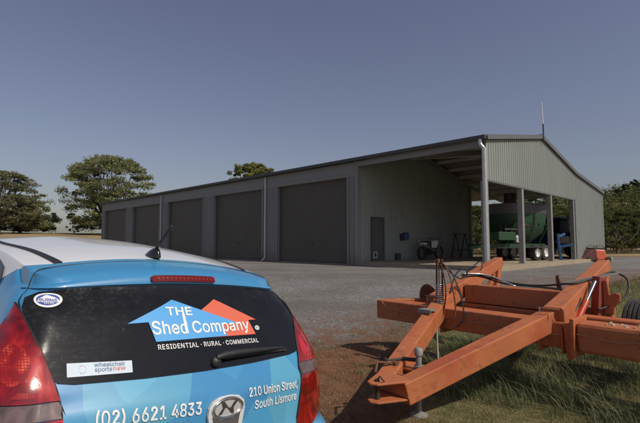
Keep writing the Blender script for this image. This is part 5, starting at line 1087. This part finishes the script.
# upright spike behind the right arm
m = MB(); m.hexa([T(.26, 1.2, -.69), T(.34, 1.2, -.69), T(.34, 1.24, -.69), T(.26, 1.24, -.69), T(.24, 1.2, -.42), T(.27, 1.2, -.40), T(.27, 1.24, -.40), T(.24, 1.24, -.42)]); tb(m, 'spike', M['rust'])
# rounded ear plate and dark post on the right
m = MB(); P0_ = T(1.02, 1.12, 0)
ear = [(.93, -.775), (.93, -.40), (.965, -.40), (.985, -.56), (1.04, -.53), (1.09, -.55), (1.08, -.62), (1.03, -.69), (1.02, -.775)]
n0 = len(m.v); m.v += [T(a, .72, z) for a, z in ear]+[T(a, .75, z) for a, z in ear]; k_ = len(ear); m.f += [tuple(range(n0+k_-1, n0-1, -1)), tuple(range(n0+k_, n0+2*k_))]+[(n0+i, n0+(i+1) % k_, n0+k_+(i+1) % k_, n0+k_+i) for i in range(k_)]; m.m += [0]*(k_+2)
tb(m, 'ear_plate', ORG, bevel=.01)
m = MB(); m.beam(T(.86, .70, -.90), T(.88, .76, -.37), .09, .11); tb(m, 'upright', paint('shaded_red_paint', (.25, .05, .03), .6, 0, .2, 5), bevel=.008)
# hydraulic ram
m = MB(); m.tube([T(.80, .22, -.86), T(.84, .46, -.62)], .032, 14); ro = tb(m, 'hydraulic_ram', paint('ram_red', (.50, .06, .03), .35, 0, .1, 5), smooth=True)
m = MB(); m.tube([T(.84, .46, -.62), T(.87, .66, -.42)], .018, 12); tb(m, 'ram_rod', M['chrome'], ro, smooth=True)
m = MB(); m.tube([T(.74, .22, -.87), T(.88, .22, -.87)], .03, 10); tb(m, 'ram_pin', M['steel_dark'], ro, smooth=True)
# carrying wheel
WC = (1.19, 1.22, -.985); wr = .35
m = MB(); m.lathe(T(*WC), U((1, 0, 0)), [(-.12, 0), (-.12, .1), (-.06, .12), (-.06, .19), (-.14, .215), (.14, .215), (.06, .19), (.06, 0)], 28); who = tb(m, 'wheel', ORG, smooth=True)
m = MB(); prof = [(-.14, .21), (-.175, .25), (-.17, .30), (-.145, .335)]
for k in range(7):
    x = -.13+k*.0433; prof += [(x-.012, wr), (x+.012, wr), (x+.017, wr-.013), (x+.027, wr-.013)]
prof += [(.145, .335), (.17, .30), (.175, .25), (.14, .21)]
m.lathe(T(*WC), U((1, 0, 0)), prof, 56); tb(m, 'tyre', M['rubber'], who, smooth=30)
m = MB(); m.beam(T(1.46, .58, -.85), T(1.46, 1.22, -.985), .08, .10); m.tube([T(1.46, 1.22, -.985), T(1.1, 1.22, -.985)], .04, 12); tb(m, 'axle_arm', ORG)
# rusty disc lying behind the left end
m = MB(); m.lathe(T(-1.13, .50, -.79), U((.3, .9, .15)), [(0, .03), (-.03, .12), (-.07, .20), (-.08, .235), (-.074, .235), (-.06, .20), (-.02, .12), (.01, .03), (.01, 0)], 30); tb(m, 'disc', M['rust'], smooth=True)
# coil spring stand with its hoses
SP = (-.60, -.15)
m = MB()
for d in (-.046, .048): m.tube([T(SP[0]+d, SP[1], -.93), T(SP[0]+d*.8, SP[1]+.01, -.20)], .012, 8)
m.tube([T(SP[0], SP[1], -.93), T(SP[0], SP[1], -.2)], .006, 6)
bx(m, SP[0]-.06, SP[0]+.06, SP[1]-.05, SP[1]+.05, -.945, -.93)
for k in range(5):
    a = k*1.3; m.tube([T(SP[0]+.02*math.cos(a), SP[1]+.02*math.sin(a), -.235+.012*k), T(SP[0]+.055*math.cos(a), SP[1]+.05*math.sin(a), -.20-.01*k)], .012, 6)
so = tb(m, 'hose_stand', M['rust'], smooth=True)
m = MB(); n = 15; m.tube([T(SP[0]+.003, SP[1], -.86)+Vector((.038*math.cos(t), .038*math.sin(t), .36*t/(2*math.pi*n))) for t in [2*math.pi*n*i/(n*12) for i in range(n*12+1)]], .0072, 6); tb(m, 'coil_spring', M['galv'], so, smooth='all')
hoses = [
 ([T(-.60, -.15, -.21), T(-.50, -.13, -.30), T(-.40, -.16, -.55), T(-.36, -.18, -.80), T(-.40, -.20, -.93)], .010, 'rust'),
 ([T(-.60, -.15, -.23), T(-.54, -.13, -.42), T(-.50, -.16, -.62), T(-.52, -.20, -.85)], .009, 'rust'),
 ([T(-.58, -.15, -.24), T(-.46, -.1, -.34), T(-.33, -.12, -.60), T(-.27, -.15, -.86), T(-.34, -.2, -.98)], .009, 'black'),
 ([T(-.60, -.17, -.9), T(-.57, -.25, -1.0), T(-.47, -.4, -1.12), T(-.36, -.55, -1.30)], .010, 'galv_dull'),
 ([T(-.56, -.14, -.26), T(-.5, .0, -.38), T(-.46, .12, -.44), T(-.42, .2, -.38), T(-.44, .14, -.31), T(-.5, .05, -.40), T(-.52, -.05, -.62)], .008, 'black'),
 ([T(-.45, .15, -.42), T(-.38, .25, -.30), T(-.30, .30, -.22), T(-.26, .28, -.28), T(-.27, .25, -.33)], .007, 'black'),
 ([T(-.50, .2, -.40), T(-.40, .4, -.40), T(0, .55, -.49), T(.3, .60, -.50), T(.58, .55, -.46), T(.72, .62, -.44), T(.86, .95, -.36), T(.93, 1.08, -.33), T(1.08, 1.05, -.42), T(1.06, .9, -.62), T(.9, .6, -.72)], .011, 'black'),
 ([T(-.50, .2, -.43), T(-.38, .42, -.42), T(-.1, .52, -.50), T(.25, .57, -.515), T(.60, .45, -.52), T(.80, .42, -.60), T(.76, .1, -.80)], .010, 'black'),
 ([T(-.48, .2, -.38), T(-.30, .45, -.40), T(.05, .50, -.52)], .008, 'galv'),
]
for p, r_, mt in hoses:
    m = MB(); m.tube(crv(p, 7), r_, 8); tb(m, 'hose', M[mt], smooth='all')
m = MB(); m.beam(T(.55, .58, -.455), T(1.0, 1.0, -.335), .03, .02); tb(m, 'hose_guide', M['galv_dull'])
# ------------------------------------------------------------------ trees
L_GUM = leafmat('leaves_broad', (.12, .14, .055), (.24, .26, .11), (.46, .45, .25))
L_FIG = leafmat('leaves_left', (.11, .125, .06), (.21, .21, .11), (.38, .35, .22))
L_MAC = leafmat('leaves_orchard', (.045, .065, .018), (.105, .125, .036), (.22, .215, .075))
L_PINE = leafmat('leaves_dark', (.018, .028, .014), (.03, .042, .02), (.05, .06, .03), .1)
def tree_mesh(seed, H, Wd, trunk_h, nclump, nleaf, leaf, mat, flat=.7, gap=.35, tr=.25, spread=1.0, low=.25):
    rnd = random.Random(seed)
    limbs = MB(); lv = MB()
    top = Vector((rnd.uniform(-.3, .3), rnd.uniform(-.3, .3), trunk_h))
    limbs.tube(crv([(0, 0, -.4), (top.x*.4, top.y*.4, trunk_h*.5), top], 4), [tr*1.3]+[tr]*4+[tr*.85]*4, 8)
    for i in range(nclump):
        for _ in range(30):
            th = rnd.uniform(0, 2*math.pi); rr = math.sqrt(rnd.random()); zz = rnd.random()
            # crown profile: wide in the middle, rounded above
            prof = math.sqrt(max(0, 1-((zz-low)/(1-low))**2)) if zz > low else (.75+.25*zz/low)
            x = math.cos(th)*rr*prof*Wd/2; y = math.sin(th)*rr*prof*Wd/2; z = trunk_h*.75+zz*(H-trunk_h*.75)
            nz_ = noise.noise(Vector((x*.35+seed, y*.35, z*.45)))
            if nz_ > gap-.75+.5*(1-rr): break
        c = Vector((x*spread, y*spread, z)); cr = rnd.uniform(.5, 1.15)*Wd*.075
        if i % 3 == 0:
            mid = (top+c)/2+Vector((rnd.uniform(-.5, .5), rnd.uniform(-.5, .5), -.25))
            st = top*rnd.uniform(.65, 1)
            limbs.tube(crv([st, mid, c], 3), [tr*.5, tr*.42, tr*.35, tr*.3, tr*.22, tr*.14, tr*.08], 5)
        for j in range(nleaf):
            d = Vector((rnd.gauss(0, 1), rnd.gauss(0, 1), rnd.gauss(0, flat))); d = d.normalized()*cr*rnd.random()**.45; d.z *= flat
            p = c+d; s = leaf*rnd.uniform(.6, 1.4)
            a = Vector((rnd.gauss(0, 1), rnd.gauss(0, 1), rnd.gauss(0, .6))).normalized(); b_ = a.cross(Vector((rnd.gauss(0, .6), rnd.gauss(0, .6), 1))).normalized()
            lv.quad(p-a*s, p-b_*s*.45, p+a*s, p+b_*s*.45)
    return limbs, lv
def tree(name, label, cat, loc, args, mat, group=None, rz=0, sc_=1):
    t = empty(name, loc, rz, label, cat, group); t.scale = (sc_,)*3
    a, b_ = tree_mesh(mat=mat, **args)
    a.build('trunk', M['bark'], t, smooth=True); b_.build('crown', mat, t, fix=False)
    return t
def at(pxx, d, dz=0):
    x = (pxx-320)/447*d; return (x, d, gz(x, d)+dz)
tree('shade_tree', 'broad spreading tree with a rounded crown behind the far end of the shed', 'tree', at(108, 62), dict(seed=3, H=10.8, Wd=12.4, trunk_h=1.2, nclump=360, nleaf=125, leaf=.15, tr=.2, gap=.32, flat=.6, low=.5), L_GUM)
tree('shade_tree', 'tree low on the left with open grey green branches, cut by the left edge', 'tree', at(-6, 56), dict(seed=11, H=7.8, Wd=11.6, trunk_h=1.2, nclump=260, nleaf=120, leaf=.135, tr=.2, gap=.15, flat=.5, low=.35), L_FIG)
tree('shade_tree', 'low bushy tree at the right foot of the open grey green tree', 'tree', at(20, 60), dict(seed=21, H=4.9, Wd=9.0, trunk_h=.3, nclump=170, nleaf=120, leaf=.13, tr=.15, gap=.0, low=.15), L_GUM)
tree('shrub', 'small round dark shrub at the left foot of the broad spreading tree', 'shrub', at(73.5, 64), dict(seed=25, H=1.7, Wd=2.0, trunk_h=.3, nclump=16, nleaf=70, leaf=.12, tr=.08, gap=.1), L_FIG)
tree('shade_tree', 'tree whose small yellow green top shows above the shed roof', 'tree', at(251, 60), dict(seed=34, H=11.7, Wd=6.6, trunk_h=4.0, nclump=300, nleaf=90, leaf=.16, tr=.2, gap=-.05, low=.8), leafmat('leaves_yellow', (.13, .15, .04), (.26, .27, .08), (.42, .40, .16)))
# orchard rows behind the shed
rows_ = []
va = [tree_mesh(40+k, 4.8, 6.0, .8, 90, 140, .09, L_MAC, tr=.11, gap=.2, low=.3) for k in range(4)]
protos = []
for a, b_ in va:
    t = empty('orchard_tree', (0, 0, 0)); a.build('trunk', M['bark'], t, smooth=True); b_.build('crown', L_MAC, t, fix=False); protos.append(t)
OR = []
dr = Vector((.94, .34)); dn = Vector((-.34, .94))
for i in range(6):
    for j in range(12):
        p = Vector((13, 37.5))+dr*(j*4.0+(i % 2)*1.5)+dn*(i*5.2)
        if 320+447*p.x/p.y > 690 or 320+447*p.x/p.y < 440: continue
        OR.append((p, i, j))
orow = ['front row', 'second row', 'third row', 'fourth row', 'fifth row']
for n_, (p, i, j) in enumerate(OR):
    o = protos[n_] if n_ < 4 else copy_tree(protos[n_ % 4])
    o.location = (p.x+random.uniform(-.4, .4), p.y+random.uniform(-.4, .4), gz(p.x, p.y)); o.rotation_euler.z = random.uniform(0, 6); s = random.uniform(.88, 1.08); o.scale = (s, s, s*random.uniform(.94, 1.06))
    if i < 2:
        row_ = sorted(q[0].x/q[0].y for q in OR if q[1] == i); od = ['first', 'second', 'third', 'fourth', 'fifth', 'sixth', 'seventh', 'eighth', 'ninth', 'tenth', 'eleventh', 'twelfth'][row_.index(p.x/p.y)]
        tag(o, '%s orchard tree from the left in the %s behind the shed' % (od, orow[i]), 'tree', 'orchard trees behind the shed')
    else: tag(o, 'dark green orchard tree in the deep rows beyond the second row behind the shed', 'tree', 'orchard trees behind the shed')
# the wooded hill on the right, beyond the orchard
def leaf_stuff(name, pts, size, mat, seed=1, **k):
    rnd = random.Random(seed); m = MB()
    for c, r_ in pts:
        for j in range(20):
            d = Vector((rnd.gauss(0, 1), rnd.gauss(0, 1), rnd.gauss(0, 1))).normalized()*r_*rnd.random()**.4; p = c+d; s = size*rnd.uniform(.6, 1.4)
            a = Vector((rnd.gauss(0, 1), rnd.gauss(0, 1), rnd.gauss(0, .6))).normalized(); b_ = a.cross(Vector((rnd.gauss(0, .6), rnd.gauss(0, .6), 1))).normalized()
            m.quad(p-a*s, p-b_*s*.5, p+a*s, p+b_*s*.5)
    o = m.build(name, mat, fix=False); tag(o, kind='stuff', **k); return o
rnd = random.Random(5); pts = []
while len(pts) < 4800:
    pxx = rnd.uniform(500, 780); d = rnd.uniform(95, 215); x = (pxx-320)/447*d
    pts.append((Vector((x, d, gz(x, d)+rnd.uniform(.5, 4))), rnd.uniform(1.5, 2.8)))
leaf_stuff('hillside_wood', pts, .5, L_MAC, label='far green wooded hillside rising on the right behind the orchard', cat='wood')
for k, (pxx, h, wd, d) in enumerate(((611, 2.6, 3.4, 190), (619, 4.2, 4.2, 200), (628, 5.0, 5.0, 205), (637, 6.6, 4.6, 205), (646, 6, 5, 205))):
    lab = ['low pale crowned tree leftmost on the distant hilltop', 'dark rounded tree on the distant hilltop, just right of the pale one', 'wide dark tree in the middle of the distant hilltop group', 'tallest dark tree on the distant hilltop at the right edge', 'dark tree just beyond the right edge on the hilltop'][k]
    x, y, z = at(pxx, d); tree('hilltop_tree', lab, 'tree', (x, y, z), dict(seed=60+k, H=h, Wd=wd, trunk_h=1.5, nclump=45, nleaf=50, leaf=.35, tr=.25, gap=.1, flat=.8), L_PINE if k else L_GUM, 'dark trees on the hilltop')
# distant tree line behind the left paddock
pts = []
for i in range(420):
    x = rnd.uniform(-330, -60); y = 260+rnd.uniform(-12, 12); pts.append((Vector((x, y, gz(x, y)-.5+rnd.uniform(-1, 0.5))), 1.0))
# paddock fence posts far left
pf_ = empty('paddock_fence', at(80, 88), 0, 'distant paddock fence of thin posts and wires on the dry rise at left', 'fence')
bx0 = Vector(at(80, 88))
posts = []
for k in range(14):
    x = -62+k*3.2; y = 88+.1*x; z = gz(x, y); m = MB(); m.tube([(x-bx0.x, y-bx0.y, z-bx0.z-.2), (x-bx0.x, y-bx0.y, z-bx0.z+1.2)], .06, 6); m.build('post', M['bark'], pf_); posts.append(Vector((x, y, z))-bx0)
m = MB()
for h in (.5, .85, 1.1): m.tube([p+Vector((0, 0, h)) for p in posts], .012, 4)
m.build('wire', M['galv'], pf_)

# ------------------------------------------------------------------ grass, weeds, stones (nobody could count them)
GR = leafmat('grass_blades', (.06, .085, .03), (.13, .155, .065), (.34, .33, .19), .2)
GRD = leafmat('dry_grass', (.15, .13, .055), (.26, .22, .10), (.42, .36, .20), .2)
def blades(name, spots, mat, seed, label, cat='grass'):
    rnd = random.Random(seed); m = MB()
    for x, y, h, wd, lean in spots:
        z = gz(x, y)-.01; th = rnd.gauss(math.pi, 1.1); L = h*lean*rnd.uniform(.3, 1.3); dx, dy = math.cos(th)*L, math.sin(th)*L
        px_, py_ = -math.sin(th)*wd, math.cos(th)*wd
        if rnd.random() < .5: px_, py_ = wd*rnd.uniform(-1, 1), wd*rnd.uniform(-1, 1)
        n = len(m.v); hz = h
        m.v += [(x-px_, y-py_, z), (x+px_, y+py_, z), (x+dx*.35+px_*.8, y+dy*.35+py_*.8, z+hz*.6), (x+dx*.35-px_*.8, y+dy*.35-py_*.8, z+hz*.6), (x+dx, y+dy, z+hz*(1-.35*lean*rnd.random()))]
        m.f += [(n, n+1, n+2, n+3), (n+3, n+2, n+4)]; m.m += [0, 0]
    o = m.build(name, mat, fix=False); tag(o, label, cat, kind='stuff'); return o
rnd = random.Random(9)
def frame_ab(x, y):
    dx, dy = x-OX, y-OY; return dx*UA[0]+dy*UA[1], dx*VB[0]+dy*VB[1]
def under(x, y):                       # where the mower cannot reach: under and just round the frame
    a, b_ = frame_ab(x, y)
    if b_ < 0: d = max(-b_-.85, abs(a+.1)-(.78+.30*b_)) if a < .8 else max(-b_-.55, 0)
    else: d = max(b_-2.4, -1.0-a, 0 if a < 3.4 else a-3.4)
    return d
sp = []
while len(sp) < 24000:
    x = rnd.uniform(.7, 7.5); y = rnd.uniform(3.0, 9.0); d = under(x, y)
    if d > .45 or rnd.random() > math.exp(-(max(0, d)/.11)**2): continue
    n_ = noise.noise(Vector((x*2.1, y*2.1, 3)))
    if n_*1.3+.5 < rnd.random(): continue
    sp.append((x, y, rnd.uniform(.05, .22)*(1+1.4*max(0, n_)), rnd.uniform(.0014, .0032), rnd.uniform(.6, 1.5)))
blades('long_grass', sp, GR, 2, 'long straggly grey green grass growing up through the orange frame')
m = MB()
for _ in range(420):                   # tall arching straws
    while True:
        x = rnd.uniform(1.2, 6.0); y = rnd.uniform(3.0, 7.5)
        if under(x, y) < .12 and noise.noise(Vector((x*1.5, y*1.5, 8))) > -.1: break
    z = gz(x, y); th = math.pi+rnd.gauss(0, .5); h = rnd.uniform(.18, .42); L = h*rnd.uniform(.5, 1.1)
    m.tube([(x+math.cos(th)*L*t*t, y+math.sin(th)*L*t*t, z+h*(t*1.35-.5*t*t)) for t in (0, .25, .5, .75, 1)], [.0016, .0015, .0013, .001, .0005], 3, False)
tag(m.build('tall_grass_stems', leafmat('straw', (.20, .22, .11), (.30, .30, .17), (.42, .38, .24), .1), fix=False), 'tall pale arching grass stems leaning left under the orange frame', 'grass', kind='stuff')
sp = []
while len(sp) < 150000:
    d = 2.6+rnd.random()**1.7*9; x = rnd.uniform(-.1, 1.0)*d; y = d
    g1, g2 = fields(x, y)
    e = g2+.9*noise.noise(Vector((x*.9, y*.9, 0)))
    if g1 > .2 and rnd.random() > .02: continue
    if e < 0 and rnd.random() > .07*math.exp(e*.8)*(1+5*max(0, noise.noise(Vector((x*2.2, y*2.2, 5))))): continue
    n_ = noise.noise(Vector((x*2.4, y*2.4, 9)))
    if n_+.40 < rnd.random()*.8: continue
    sp.append((x, y, rnd.uniform(.008, .030)*(1+.6*max(0, n_)), rnd.uniform(.0010, .0024), rnd.uniform(.8, 2.2)))
blades('short_grass', sp, GRD, 4, 'short dry olive grass on the red soil round the orange frame')
sp = []
cl = []
for _ in range(230):
    x = rnd.uniform(-.3, 2.4); y = rnd.uniform(3.6, 8.4); g1, g2 = fields(x, y)
    if g1 < .5 and g2 < .8: cl.append((x, y, rnd.choice((.7, 1.0, 1.5))))
for _ in range(26):
    x = rnd.uniform(.4, 3.2); cl.append((x, seg(GB, x)-rnd.uniform(.1, 1.3), 1.1))
for _ in range(60):
    x = rnd.uniform(4, 14); cl.append((x, seg(GB, x)+rnd.uniform(-1.2, .3), 1.5))
for x, y, k in cl:
    r_ = rnd.uniform(.05, .22)
    for _ in range(int(30+r_*500)):
        sp.append((x+rnd.gauss(0, r_), y+rnd.gauss(0, r_*.8), rnd.uniform(.012, .055)*k, rnd.uniform(.0014, .003), rnd.uniform(.8, 2.0)))
for _ in range(7000):
    x = rnd.uniform(5.5, 14); y = seg(GB, x)-abs(rnd.gauss(0, 1.2)); sp.append((x, y, rnd.uniform(.04, .16), .004, 1.2))
blades('weeds', sp, GR, 6, 'scattered weeds and grass tufts along the edge of the gravel')
# loose stones
m = MB()
for _ in range(9000):
    d = 4.5+rnd.random()**1.4*16; x = rnd.uniform(-.35, .9)*d; y = d; g1, g2 = fields(x, y)
    if g1 < 0 and rnd.random() > math.exp(g1*1.6)*.7+.02: continue
    z = gz(x, y); s = rnd.uniform(.006, .019)*(1.4 if rnd.random() < .08 else 1); q = [Vector((rnd.uniform(.6, 1), 0, 0)), Vector((0, rnd.uniform(.6, 1), 0)), Vector((-rnd.uniform(.6, 1), 0, 0)), Vector((0, -rnd.uniform(.6, 1), 0)), Vector((rnd.uniform(-.3, .3), rnd.uniform(-.3, .3), rnd.uniform(.45, .9)))]
    ro_ = Matrix.Rotation(rnd.uniform(0, 6), 3, 'Z'); n = len(m.v)
    m.v += [tuple(Vector((x, y, z-.002))+(ro_ @ v)*s) for v in q]
    m.f += [(n, n+1, n+4), (n+1, n+2, n+4), (n+2, n+3, n+4), (n+3, n, n+4)]; m.m += [0]*4
STN, t, b = nmat('loose_stone'); g_ = N(t, 'ShaderNodeNewGeometry'); r_ = ramp(t, g_.outputs['Random Per Island'], [(0, (.09, .08, .075)), (.6, (.22, .21, .20)), (1, (.42, .40, .37))]); t.links.new(r_.outputs[0], b.inputs['Base Color']); b.inputs['Roughness'].default_value = .9
tag(m.build('loose_stones', STN, fix=False), 'loose grey stones scattered over the gravel yard', 'gravel', kind='stuff')
